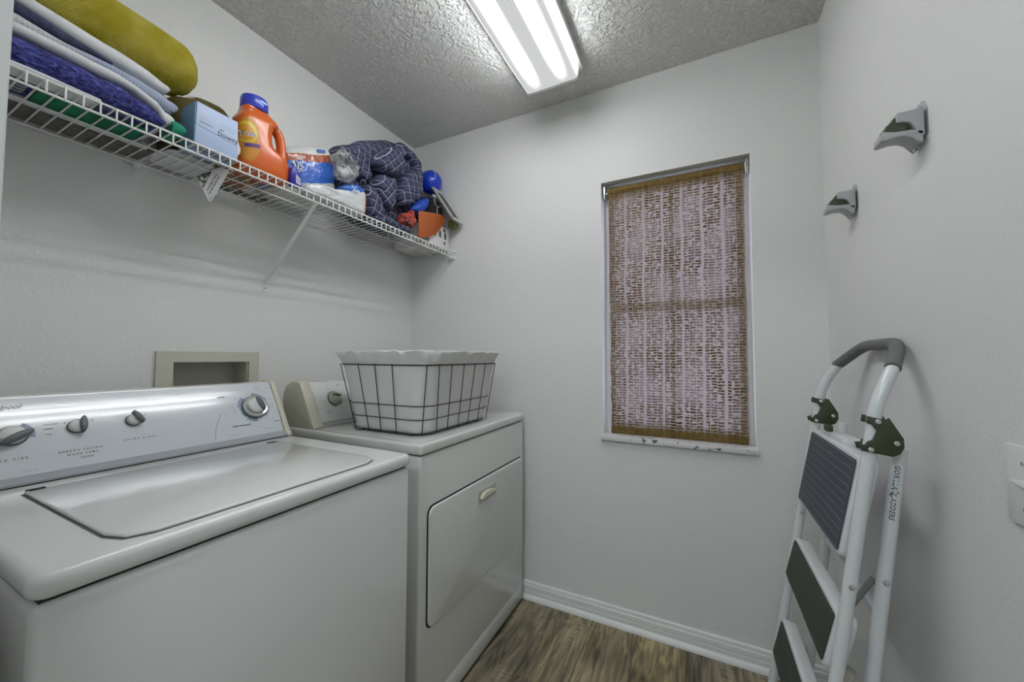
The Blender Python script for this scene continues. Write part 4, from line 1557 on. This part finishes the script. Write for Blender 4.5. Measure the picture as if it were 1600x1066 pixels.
# origin-relative z: 0..0.22 ; y: -.1...15
pk_mat = pack_material('film_blue_pack', [(0, PKW), (.236, PKB), (.580, PKO), (.692, PKW)], -1.6, 4.0, .05)
build('wrapped_rolls', inflate(out_, .11, .090, .085, n=60, rings=16, p=.22, amp=.006, ns=22, seed=15, smooth_it=3), pk_mat, pp, smooth=60)
lettering(pp, 'ULTRA', .014, (.2035, -.850, 1.925), (0, 1, .40), (0, -.40, 1), PW, bold=.02)
mb = MB()
rs = random.Random(4)
for k in range(26):
    a_ = rs.uniform(-1.9, 1.9)
    r0 = rs.uniform(.006, .022)
    l_ = rs.uniform(.006, .016)
    c0_ = Vector((.2035, -.868 + rs.uniform(-.012, .016), 1.893 + rs.uniform(-.022, .016)))
    d_ = Vector((0, math.cos(a_), math.sin(a_)))
    mb.tube([c0_ + d_ * r0 * .4, c0_ + d_ * (r0 * .4 + l_)], [.0026, .0010], 5)
build('splash_print', mb, PW, pp)
build('blue_mark', MB().prism(rrect(-.020, .020, -.006, .006, .005), (.2015, -.765, 1.990), Vector((0, 1, .40)).normalized(), Vector((0, -.40, 1)).normalized(), .0015), mat('ink_blue', (.02, .10, .42), .4), pp)
p2 = thing('paper_roll_pack', 'clear-wrapped white paper roll pack with orange end at the shelf edge', 'paper towels', (.25, -.74, D))
out2 = [(-.885, D), (-.885, 1.800), (-.83, 1.815), (-.77, 1.822), (-.715, 1.842), (-.66, 1.868), (-.615, 1.880), (-.596, 1.86), (-.592, 1.80), (-.600, D)]
pk2 = pack_material('film_white_pack', [(0, (.58, .60, .60)), (.93, (.50, .10, .035))], 3.0, 0.0, .05)
# y rel -.145..+.15 -> shift with coordinates so that orange sits at the right end
pk2.node_tree.nodes['Color Ramp'].color_ramp.elements[1].position = .365
build('wrapped_rolls', inflate(out2, .250, .042, .042, n=60, rings=16, p=.26, amp=.005, ns=26, seed=25, smooth_it=2), pk2, p2, smooth=60)
bp = [(-.745, 1.835), (-.700, 1.832), (-.640, 1.842), (-.612, 1.862), (-.618, 1.885), (-.66, 1.880), (-.71, 1.862)]
build('blue_print', inflate(bp, .272, .020, .03, n=40, rings=10, p=.35, amp=.003, ns=40, seed=3), pack_material('film_blue_corner', [(0, (.016, .12, .48)), (.30, (.62, .64, .63))], -1.2, 3.2, .30, nscale=45), p2, smooth=60)
fine_print(p2, (.2965, -.690, 1.842), (0, 1, .12), (0, -.12, 1), [(0, 0, .035), (.006, .004, .030)], .0040, PW, seed=12)
fine_print(p2, (.2930, -.800, 1.808), (0, 1, .05), (0, -.05, 1), [(0, 0, .12), (-.006, .01, .09)], .0022, seed=13)
def film_material():
    mt, nt, out = new_mat('crumpled_clear_film')
    t = N(nt, 'ShaderNodeBsdfTransparent')
    p = N(nt, 'ShaderNodeBsdfPrincipled', i_Roughness=.15)
    p.inputs['Base Color'].default_value = (.55, .56, .55, 1)
    tc = N(nt, 'ShaderNodeTexCoord')
    n = N(nt, 'ShaderNodeTexNoise', i_Scale=22.0, i_Detail=2.0, i_Distortion=1.2)
    L(nt, tc.outputs['Object'], n.inputs['Vector'])
    b = N(nt, 'ShaderNodeBump', i_Strength=1.0, i_Distance=.012)
    L(nt, n.outputs['Fac'], b.inputs['Height'])
    L(nt, b.outputs[0], p.inputs['Normal'])
    mr = N(nt, 'ShaderNodeMapRange', n1=.42, n2=.60, n3=.15, n4=.75)
    L(nt, n.outputs['Fac'], mr.inputs[0])
    mx = N(nt, 'ShaderNodeMixShader')
    L(nt, mr.outputs[0], mx.inputs[0])
    L(nt, t.outputs[0], mx.inputs[1])
    L(nt, p.outputs[0], mx.inputs[2])
    L(nt, mx.outputs[0], out.inputs[0])
    return mt


cbg = inflate([(-.735, 1.905), (-.70, 1.890), (-.655, 1.898), (-.625, 1.93), (-.632, 1.970), (-.68, 2.01), (-.715, 2.020), (-.735, 1.97)], .245, .035, .035, n=50, rings=14, p=.4, amp=.020, ns=26, seed=35)
cbo = build('plastic_bag', cbg, film_material(), None, origin=(.2, -.69, 1.89), smooth=40)
tag(cbo, 'crumpled clear plastic bag wedged between paper towels and quilt', 'plastic bag')


# ------------------------------------------------------------------ navy quilt with white stitched grid
def quilt_material():
    mt, nt, out = new_mat('quilted_navy')
    p = N(nt, 'ShaderNodeBsdfPrincipled', i_Roughness=.6)
    uv = N(nt, 'ShaderNodeUVMap')
    n = N(nt, 'ShaderNodeTexNoise', i_Scale=6.0, i_Detail=1.0)
    L(nt, uv.outputs[0], n.inputs['Vector'])
    vs = N(nt, 'ShaderNodeVectorMath', operation='SCALE')
    L(nt, n.outputs['Color'], vs.inputs[0])
    vs.inputs['Scale'].default_value = .022
    ad = N(nt, 'ShaderNodeVectorMath', operation='ADD')
    L(nt, uv.outputs[0], ad.inputs[0])
    L(nt, vs.outputs[0], ad.inputs[1])
    sp = N(nt, 'ShaderNodeSeparateXYZ')
    L(nt, ad.outputs[0], sp.inputs[0])
    a = math_node(nt, 'PINGPONG', math_node(nt, 'DIVIDE', sp.outputs[0], .040), .5)
    b_ = math_node(nt, 'PINGPONG', math_node(nt, 'DIVIDE', sp.outputs[1], .040), .5)
    mn = math_node(nt, 'MINIMUM', a, b_)
    ln_ = N(nt, 'ShaderNodeMapRange', n1=.014, n2=.034, n3=1, n4=0)
    L(nt, mn, ln_.inputs[0])
    n3 = N(nt, 'ShaderNodeTexNoise', i_Scale=40.0)
    L(nt, uv.outputs[0], n3.inputs['Vector'])
    base = mix_col(nt, n3.outputs['Fac'], (.024, .027, .062), (.056, .064, .14))
    L(nt, mix_col(nt, ln_.outputs[0], base, (.50, .54, .66)), p.inputs['Base Color'])
    pil = N(nt, 'ShaderNodeMapRange', n1=0, n2=.25)
    L(nt, mn, pil.inputs[0])
    bm_ = N(nt, 'ShaderNodeBump', i_Strength=.8, i_Distance=.010)
    L(nt, pil.outputs[0], bm_.inputs['Height'])
    L(nt, bm_.outputs[0], p.inputs['Normal'])
    L(nt, p.outputs[0], out.inputs[0])
    return mt


QM = quilt_material()
qt = thing('quilt', 'navy quilt with white stitched grid bundled up near the shelf end', 'quilt', (.17, -.40, D))


def quilt_lobe(poly, xc, df, db, rot, seed, amp=.018, ns=10, p=.5, n=72, rings=26):
    mb = inflate(poly, xc, df, db, n=n, rings=rings, p=p, amp=amp, ns=ns, seed=seed, smooth_it=3)
    c_, s_ = math.cos(rot), math.sin(rot)
    cy = sum(a for a, b in poly) / len(poly)
    cz = sum(b for a, b in poly) / len(poly)

    def uvf(q, i):
        y_ = q.y - cy + .5 * (q.x - xc) * math.tanh((q.y - cy) / .08)
        z_ = q.z - cz + .5 * (q.x - xc) * math.tanh((q.z - cz) / .08)
        return (c_ * y_ - s_ * z_ + 3, s_ * y_ + c_ * z_ + 3)
    return build('quilt_fold', mb, QM, qt, smooth=70, uvfn=uvf)


quilt_lobe([(-.60, 1.90), (-.50, D + .012), (-.30, D + .012), (-.17, 1.95), (-.14, 2.10), (-.135, 2.22), (-.20, 2.275), (-.30, 2.295), (-.38, 2.26), (-.47, 2.215), (-.57, 2.14), (-.665, 2.075), (-.66, 2.02)], .115, .080, .10, .15, 1, amp=.026, ns=8)
quilt_lobe([(-.545, 2.030), (-.526, 2.075), (-.46, 2.145), (-.402, 2.190), (-.373, 2.165), (-.342, 2.097), (-.388, 2.045), (-.442, 2.020), (-.485, 2.020)], .235, .050, .06, .72, 2, amp=.006, ns=14, n=48, rings=16, p=.40)
quilt_lobe([(-.532, 1.930), (-.519, 1.985), (-.48, 2.024), (-.448, 2.010), (-.410, 2.028), (-.405, 1.89), (-.434, 1.850), (-.476, 1.868), (-.517, 1.90)], .228, .050, .06, .62, 3, amp=.008, ns=16, n=48, rings=16, p=.40)
quilt_lobe([(-.362, 2.040), (-.32, 2.095), (-.225, 2.180), (-.198, 2.150), (-.203, 2.016), (-.265, 1.945), (-.352, 1.915), (-.376, 1.957)], .215, .050, .06, -.25, 4, amp=.009, ns=14, n=48, rings=16, p=.40)
quilt_lobe([(-.700, 2.035), (-.594, 2.105), (-.51, 2.165), (-.482, 2.110), (-.516, 2.045), (-.505, 1.96), (-.544, 1.945), (-.587, 1.977), (-.632, 2.015)], .170, .055, .06, .10, 5, amp=.010, ns=16, n=48, rings=16, p=.40)
quilt_lobe([(-.592, 1.862), (-.605, 1.905), (-.571, 1.925), (-.508, 1.882), (-.490, 1.834), (-.485, 1.790), (-.585, 1.782)], .240, .048, .06, .2, 6, amp=.008, ns=18, n=48, rings=14, p=.40)
quilt_lobe([(-.330, 2.268), (-.225, 2.256), (-.160, 2.222), (-.165, 2.16), (-.225, 2.150), (-.25, 2.200), (-.307, 2.208), (-.332, 2.240)], .170, .050, .06, -.5, 7, amp=.008, ns=16, n=48, rings=14, p=.40)
quilt_lobe([(-.590, D + .012), (-.495, 1.826), (-.432, 1.806), (-.300, 1.808), (-.295, D + .010), (-.41, D + .008)], .240, .048, .06, .35, 8, amp=.006, ns=20, n=48, rings=14, p=.40)

# small bright cloths tucked under the quilt
cl = build('red_cloth', inflate([(-.400, 1.812), (-.35, 1.806), (-.293, 1.822), (-.291, 1.895), (-.315, 1.905), (-.345, 1.87), (-.385, 1.865)], .262, .030, .03, n=44, rings=14, p=.4, amp=.012, ns=34, seed=8),
           blotch('red_print', [(0, (.42, .06, .04)), (.55, (.10, .012, .012)), (.63, (.55, .25, .2))], 30, .8), None, origin=(.26, -.34, 1.81), smooth=60)
tag(cl, 'crumpled coral red cloth tucked between the quilt and orange panel', 'cloth')
cl = build('blue_cloth', inflate([(-.31, 1.905), (-.245, 1.900), (-.215, 1.935), (-.195, 2.0), (-.225, 1.995), (-.27, 1.955)], .262, .028, .03, n=40, rings=12, p=.45, amp=.010, ns=30, seed=18),
           cloth('royal_blue', (.012, .06, .42), rough=.5, var=(20, .3)), None, origin=(.26, -.25, 1.90), smooth=60)
tag(cl, 'shiny royal blue cloth hanging over the red cloth', 'cloth')
# orange quarter-round panel
og = thing('orange_scoop', 'orange plastic quarter-round scoop standing at the shelf edge', 'scoop', (.285, -.18, D))
arc = [(-.283, 1.7690), (-.240, 1.782), (-.19, 1.803), (-.15, 1.830), (-.115, 1.868), (-.088, 1.91), (-.072, 1.948)]
poly = arc + [(-.12, 1.946), (-.18, 1.932), (-.24, 1.917), (-.283, 1.905)]
ORP = mat('orange_matte', (.42, .10, .022), .5, bump=(90, .3, .002, 3))
build('front_plate', MB().prism(poly, (.2835, 0, 0), (0, 1, 0), (0, 0, 1), .006, bev=.0015), ORP, og)
mb = MB()
for i in range(len(arc) - 1):
    pass
mb.loft([[Vector((.296, a, b)), Vector((.2835, a, b)), Vector((.2835, a - .002, b + .003)), Vector((.296, a - .002, b + .003))] for a, b in arc])
build('rim_wall', mb, ORP, og)
# white perforated box
pb = thing('perforated_box', 'white plastic box with round holes at the end of the shelf', 'box', (.20, -.10, D))
mb = MB().rbox(.035, .281, -.190, -.016, D, 1.892, r=.003)
pbo = build('box_shell', mb, mat('box_white', (.70, .69, .70), .4), pb)
for (yy, zz, ry, rz) in ((-.055, 1.842, .011, .020), (-.062, 1.885 - .012, .010, .012), (-.060, 1.802, .010, .008), (-.10, 1.842, .011, .02), (-.145, 1.842, .011, .02)):
    build('hole', MB().prism([(yy + ry * math.cos(2 * math.pi * i / 18), zz + rz * math.sin(2 * math.pi * i / 18)) for i in range(18)], (.2805, 0, 0), (0, 1, 0), (0, 0, 1), .0009), mat('hole_dark', (.10, .10, .085), .7), pbo, smooth=None)
# black tote with grey folding flap
tt = thing('black_tote', 'black bag with a grey framed flap lying on the white box', 'bag', (.20, -.10, 1.893))
BLK = mat('black_cloth', (.012, .012, .014), .8, bump=(120, .4, .002, 3))
build('bag_body', inflate([(-.132, 1.895), (-.03, 1.895), (-.020, 1.95), (-.022, 2.01), (-.05, 2.045), (-.09, 2.062), (-.130, 2.055)], .16, .095, .12, n=48, rings=14, p=.3, amp=.006, ns=20, seed=14, smooth_it=1), BLK, tt, smooth=60)
fa, fb = Vector((.222, 0, 2.118)), Vector((.372, 0, 1.905))
fd = (fb - fa)
fl = fd.length
fd.normalize()
fn = Vector((fd.z, 0, -fd.x)) * -1
YFA, YFB = -.105, -.020
def flap(t0, t1, y0, y1, h0, h1):
    mb = MB()
    P = [fa + fd * (fl * t) + Vector((0, y, 0)) + fn * h for t in (t0, t1) for y in (y0, y1) for h in (h0, h1)]
    return mb.add(P, [(0, 1, 3, 2), (4, 6, 7, 5), (0, 4, 5, 1), (2, 3, 7, 6), (0, 2, 6, 4), (1, 5, 7, 3)])
GRF = mat('flap_grey', (.36, .36, .33), .5)
build('flap_panel', flap(0, 1, YFA, YFB, -.004, .002), GRF, tt, smooth=None)
for (t0, t1, ya, yb) in ((.06, .97, YFA, YFA + .010), (.06, .97, YFB - .010, YFB), (.03, .10, YFA, YFB), (.92, 1.0, YFA, YFB)):
    build('flap_frame', flap(t0, t1, ya, yb, .002, .006), mat('frame_pale', (.55, .55, .52), .45), tt, smooth=None)
build('flap_pocket', flap(.16, .86, YFA + .020, YFB - .020, .002, .004), mat('pocket_dark', (.06, .06, .055), .6), tt, smooth=None)
build('handle_loop', MB().tube([(.258, -.095 + .030 * math.cos(t), 2.03 + .030 * math.sin(t)) for t in [math.pi * (.95 + 1.05 * k / 14) for k in range(15)]] , .003, 6), mat('cord_grey', (.40, .40, .38), .6), tt)
build('strap', MB().rbox(.254, .258, -.098, -.092, 1.94, 2.00, r=.0015), mat('cord_grey', (.40, .40, .38), .6), tt)
build('buckle', MB().rbox(.246, .254, -.128, -.098, 2.045, 2.060, r=.002), mat('frame_pale', (.55, .55, .52), .45), tt)
build('olive_end', MB().rbox(.300, .352, -.062, -.022, 1.884, 1.932, r=.010, seg=3), mat('olive_plastic', (.14, .14, .04), .5), tt)
# blue ball above the tote
bl = thing('blue_ball', 'glossy royal blue ball with a pale stripe on top of the black bag', 'ball', (.175, -.09, 2.085))
bc = Vector((.185, -.068, 2.162))
mb = MB()
R = []
for k in range(15):
    a = math.pi * k / 14
    R.append([bc + Vector((.066 * max(math.sin(a), .01) * math.cos(2 * math.pi * j / 28), .062 * max(math.sin(a), .01) * math.sin(2 * math.pi * j / 28), .066 * -math.cos(a))) for j in range(28)])
build('crown', mb.loft(R), mat('cap_royal', (.008, .045, .55), .3, coat=.4), bl)
pts = [bc + Vector((.0665 * math.sin(a) * math.cos(-.5), .0625 * math.sin(a) * math.sin(-.5), .0665 * math.cos(a))) for a in [math.pi / 2 * k / 12 for k in range(13)]]
build('stripe', MB().tube(pts, .006, 6, flat=.4), mat('stripe_pale', (.55, .62, .75), .4), bl)

# ================================================================== folding step ladder leaning on the right wall
ld = thing('step_ladder', 'folded white three-step ladder with dark treads leaning on the right wall', 'step ladder', (1.75, -.48, 0))
LW = mat('ladder_white', (.66, .68, .69), .3, coat=.3)
GRIP = mat('grip_grey', (.14, .145, .14), .55, bump=(200, .3, .001, 2))
OLV = mat('bracket_olive', (.040, .050, .018), .5)
TRD1 = mat('tread_slate', (.060, .066, .085), .6)
TRD2 = mat('tread_green', (.042, .050, .034), .6)
YC = -.483


def fr(z, s, dx=0.0):
    """front rail centre at height z; s=+1 far rail, -1 near rail"""
    return Vector((1.852 + .149 * (z - 1) + dx, YC + s * (.200 + .035 * (1 - z)), z))


RR = .0120


def arc_pts(a, b, c, n=6, k=.5):
    """round the corner at b between a and c"""
    a, b, c = Vector(a), Vector(b), Vector(c)
    p, q = b.lerp(a, k), b.lerp(c, k)
    return [(p * (1 - t) ** 2 + b * 2 * t * (1 - t) + q * t ** 2) for t in [i / n for i in range(n + 1)]]


HT = 1.208
hx = W - .0185
cornerF = [fr(1.105, 1), Vector((1.890, YC + .165, 1.150)), Vector((hx, YC + .085, HT))]
for nm, s in (('front_rail', 1), ('front_rail', -1)):
    base = fr(.022, s)
    k1 = fr(1.085, s)
    k2 = Vector((1.897, YC + s * .182, 1.150))
    k3 = Vector((1.9115, YC + s * .155, 1.172))
    path = [base, fr(.5, s), fr(1.03, s)] + arc_pts(fr(1.03, s), k1, k2, 6, .6) + [k2.lerp(k3, .5)]
    rl = build(nm, MB().tube(path, RR, 16), LW, ld)
    build('rubber_foot', MB().tube([fr(.0005, s), fr(.045, s)], .0155, 14), GRIP, rl)
pathg = []
for s in (1, -1):
    k2 = Vector((1.8985, YC + s * .178, 1.153))
    k4 = Vector((hx, YC + s * .098, HT))
    if s == 1:
        pathg += [k2, k2.lerp(k4, .4)] + arc_pts(k2, k4, (hx, YC, HT), 6, .35)
    else:
        pathg += arc_pts((hx, YC, HT), k4, k2, 6, .35) + [k4.lerp(k2, .6), k2]
build('handle_grip', MB().tube(pathg, .0138, 16), GRIP, ld)


def rr_(z, s):
    return Vector((1.852 + .149 * (z - 1) + .058 - .02 * (z - .9), YC + s * (.172 + .030 * (1 - z)), z))


for s in (1, -1):
    rl = build('rear_rail', MB().tube([rr_(.018, s), rr_(.5, s), rr_(.985, s)], .0125, 16), LW, ld)
    build('rubber_foot', MB().tube([rr_(.0005, s), rr_(.04, s)], .0155, 14), GRIP, rl)
    for z in (.70, .48):
        q = fr(z, s)
        build('rivet', MB().lathe([(.006, 0), (.0055, .002), (.002, .003)], q + Vector((0, -RR + .0005, 0)), (0, -1, 0), 12), METAL, ld)
        q = rr_(z + .01, s)
        build('rivet', MB().lathe([(.006, 0), (.0055, .002), (.002, .003)], q + Vector((0, -.012, 0)), (0, -1, 0), 12), METAL, ld)
for z in (.13, .40, .64):
    build('cross_bar', MB().tube([rr_(z, 1), rr_(z, -1)], .008, 10), LW, ld)
# side brackets (plates outside the rails)
bpoly = [(-.022, .046), (.016, .043), (.024, .050), (.060, .004), (.064, -.018), (.058, -.036), (.044, -.046), (-.022, -.046), (-.028, -.030), (-.016, -.028), (-.014, -.020), (-.003, -.013), (.003, .012), (-.010, .026), (-.022, .027)]
bpoly = [(a * .74, b * .80) for a, b in bpoly]
ti = math.atan(.149)
bu, bv = Vector((math.cos(ti), 0, -math.sin(ti))), Vector((math.sin(ti), 0, math.cos(ti)))
for s in (1, -1):
    o = fr(1.015, s)
    for off in (-RR - .0042, RR + .0002):
        b = build('bracket', MB().prism(bpoly, o + Vector((0, off, 0)), bu, bv, -.004, bev=.001), OLV, ld)
        if off < 0:
            for (a_, c_) in ((.000, .029), (.033, -.008), (-.004, -.030)):
                build('screw', MB().lathe([(.0052, 0), (.0048, .002), (.002, .003)], o + Vector((0, off - .0040, 0)) + bu * a_ + bv * c_, (0, -1, 0), 12), METAL, b)


def step(z0, z1, x0, x1, depth, material, ribs):
    """tilted tread: pan (white, rounded) and dark ribbed mat; lower edge (x0,z0), upper edge (x1,z1)"""
    hw = .200 + .035 * (1 - (z0 + z1) / 2) - RR - .004
    e = Vector((x1 - x0, 0, z1 - z0))
    le = e.length
    e.normalize()
    nrm_ = Vector((-e.z, 0, e.x))            # towards the room
    yv = Vector((0, 1, 0))
    o = Vector((x0, YC, z0))
    out_ = rrect(-hw, hw, 0, le, .018, 5)
    pan_ = build('tread', MB().prism(out_, o, yv, e, -depth if yv.cross(e).dot(nrm_) > 0 else depth, bev=.006, seg=3), LW, ld)
    ins = rrect(-hw + .012, hw - .012, .010, le - .010, .006, 4)
    mt_ = build('tread_mat', MB().prism(ins, o + nrm_ * .0002, yv, e, .003 if yv.cross(e).dot(nrm_) > 0 else -.003, bev=.001), material, pan_)
    w = (le - .03)
    for k in range(ribs):
        t = .016 + w * k / max(1, ribs - 1)
        a = o + e * t + nrm_ * .0032
        build('mat_rib', MB().tube([a - yv * (hw - .015), a + yv * (hw - .015)], .0011, 5), mat('rib_grey', (.13, .14, .16), .6) if ribs < 16 else material, mt_)
    return pan_, o, e, nrm_, hw, le


t1 = step(.742, .962, 1.796, 1.838, .034, TRD1, 11)
t2 = step(.503, .628, 1.760, 1.790, .036, TRD2, 16)
t3 = step(.250, .372, 1.723, 1.752, .036, TRD2, 16)
pn, o, e, n_, hw, le = t1
lettering(ld, 'GORILLA', .011, o + e * (le - .030) + n_ * .0040 + Vector((0, -.02, 0)), (0, 1, 0), e, mat('ink_faint', (.14, .15, .17), .6))
build('release_tab', MB().rbox(1.845, 1.885, YC - .05, YC + .05, .955, .975, r=.004), LW, ld)
build('release_button', MB().rbox(1.850, 1.866, YC + .10, YC + .13, .966, .985, r=.004), OLV, ld)
build('lever', MB().tube([rr_(.70, -1) + Vector((-.01, .02, 0)), rr_(.62, -1) + Vector((-.03, .05, 0))], .006, 8), mat('lever_grey', (.22, .23, .22), .4), ld)
build('side_hinge', MB().tube([fr(.52, -1) + Vector((.024, .02, 0)), fr(.44, -1) + Vector((.020, .02, -.01))], [.012, .009], 10), METAL, ld)
# printed name down the near rear rail
rd = (rr_(.5, -1) - rr_(.95, -1)).normalized()
c0 = rr_(.90, -1)
view = (CAM - c0)
view -= rd * view.dot(rd)
view.normalize()
upv = view.cross(rd)


def rail_wrap(q):
    """lay the print onto the round rail"""
    d = q - rr_(.9, -1)
    t = d.dot(rd)
    s_ = d.dot(upv)
    ctr = rr_(.9, -1) + rd * t
    a = s_ / .0127
    return ctr + view * (.01275 * math.cos(a)) + upv * (.01275 * math.sin(a))


for txt, dz in (('GORILLA', -.026), ('LADDERS', .036)):
    lettering(ld, txt, .0115, c0 + rd * dz, rd, upv, warp=rail_wrap, spacing=1.1, bold=.02, shear=.15)
build('logo', MB().tube([rail_wrap(c0 + rd * (.004 + a) + upv * b) for a, b in ((-.006, -.005), (.0, .007), (.006, .002), (.004, -.006), (.0, -.001), (.010, -.007))], .0011, 5), INK, ld)

# ================================================================== wall holders on the right wall
HM = mat('holder_grey', (.42, .43, .44), .4)


def holder(label, yc_, zb):
    """rounded back plate, stubby arm, forked jaw with a dark spring grip, two key hooks; reaches towards -x"""
    h = thing('wall_holder', label, 'wall hook', (W, yc_, zb - .02), 'grey holders on the right wall')
    hw = .033
    pl_ = [(-hw, 0), (hw, 0), (hw, .052), (.024, .074), (.010, .082), (-.010, .082), (-.024, .074), (-hw, .052)]
    build('back_plate', MB().prism(pl_, (W - .0002, yc_, zb), (0, -1, 0), (0, 0, 1), -.006, bev=.002), HM, h)
    arm = [(0, .060), (-.016, .057), (-.040, .056), (-.042, .054), (-.042, .036), (-.030, .035), (-.020, .030), (-.014, .018), (-.010, .004), (0, .0)]
    build('arm', MB().prism(arm, (W - .005, yc_ + .012, zb), (1, 0, 0), (0, 0, 1), .042, bev=.003), HM, h)
    lo = [(-.022, .016), (-.045, .017), (-.064, .022), (-.067, .019), (-.068, .004), (-.062, .002), (-.045, .006), (-.030, .005), (-.020, -.001), (-.012, -.012), (-.004, -.014), (-.002, .010)]
    build('lower_jaw', MB().prism(lo, (W - .004, yc_ + .012, zb), (1, 0, 0), (0, 0, 1), .042, bev=.002), HM, h)
    sp_ = [(-.041, .050), (-.046, .047), (-.048, .040), (-.057, .034), (-.058, .027), (-.062, .021), (-.030, .017), (-.020, .024), (-.030, .034), (-.041, .037)]
    build('spring_grip', MB().prism(sp_, (W - .005, yc_ + .008, zb), (1, 0, 0), (0, 0, 1), .034, bev=.001), mat('spring_olive', (.060, .065, .035), .4), h)
    for dy in (-.012, .012):
        build('key_hook', MB().tube([(W - .003, yc_ + dy, zb + .004), (W - .003, yc_ + dy, zb - .012), (W - .008, yc_ + dy, zb - .018), (W - .013, yc_ + dy, zb - .011)], .0020, 6), HM, h)
    return h


holder('grey plastic wall holder with a forked jaw, nearer the camera', -.664, 1.628)
holder('grey plastic wall holder with a forked jaw, nearer the window corner', -.289, 1.611)

# ------------------------------------------------------------------ light switch at the right edge
swp = thing('light_switch', 'white toggle light switch plate on the right wall', 'light switch', (W, -.908, .93))
build('switch_plate', MB().rbox(W - .006, W - .0002, -.943, -.873, .930, 1.046, r=.002), GLOSSW, swp)
build('toggle', MB().prism([(0, -.006), (-.014, .004), (-.014, .009), (0, .006)], (W - .005, -.905, .990), (1, 0, 0), (0, 0, 1), .007, bev=.001), GLOSSW, swp)
for z in (.955, 1.021):
    build('screw', MB().lathe([(.003, 0), (.0028, .001), (.001, .0014)], (W - .006, -.908, z), (-1, 0, 0), 10), METAL, swp)
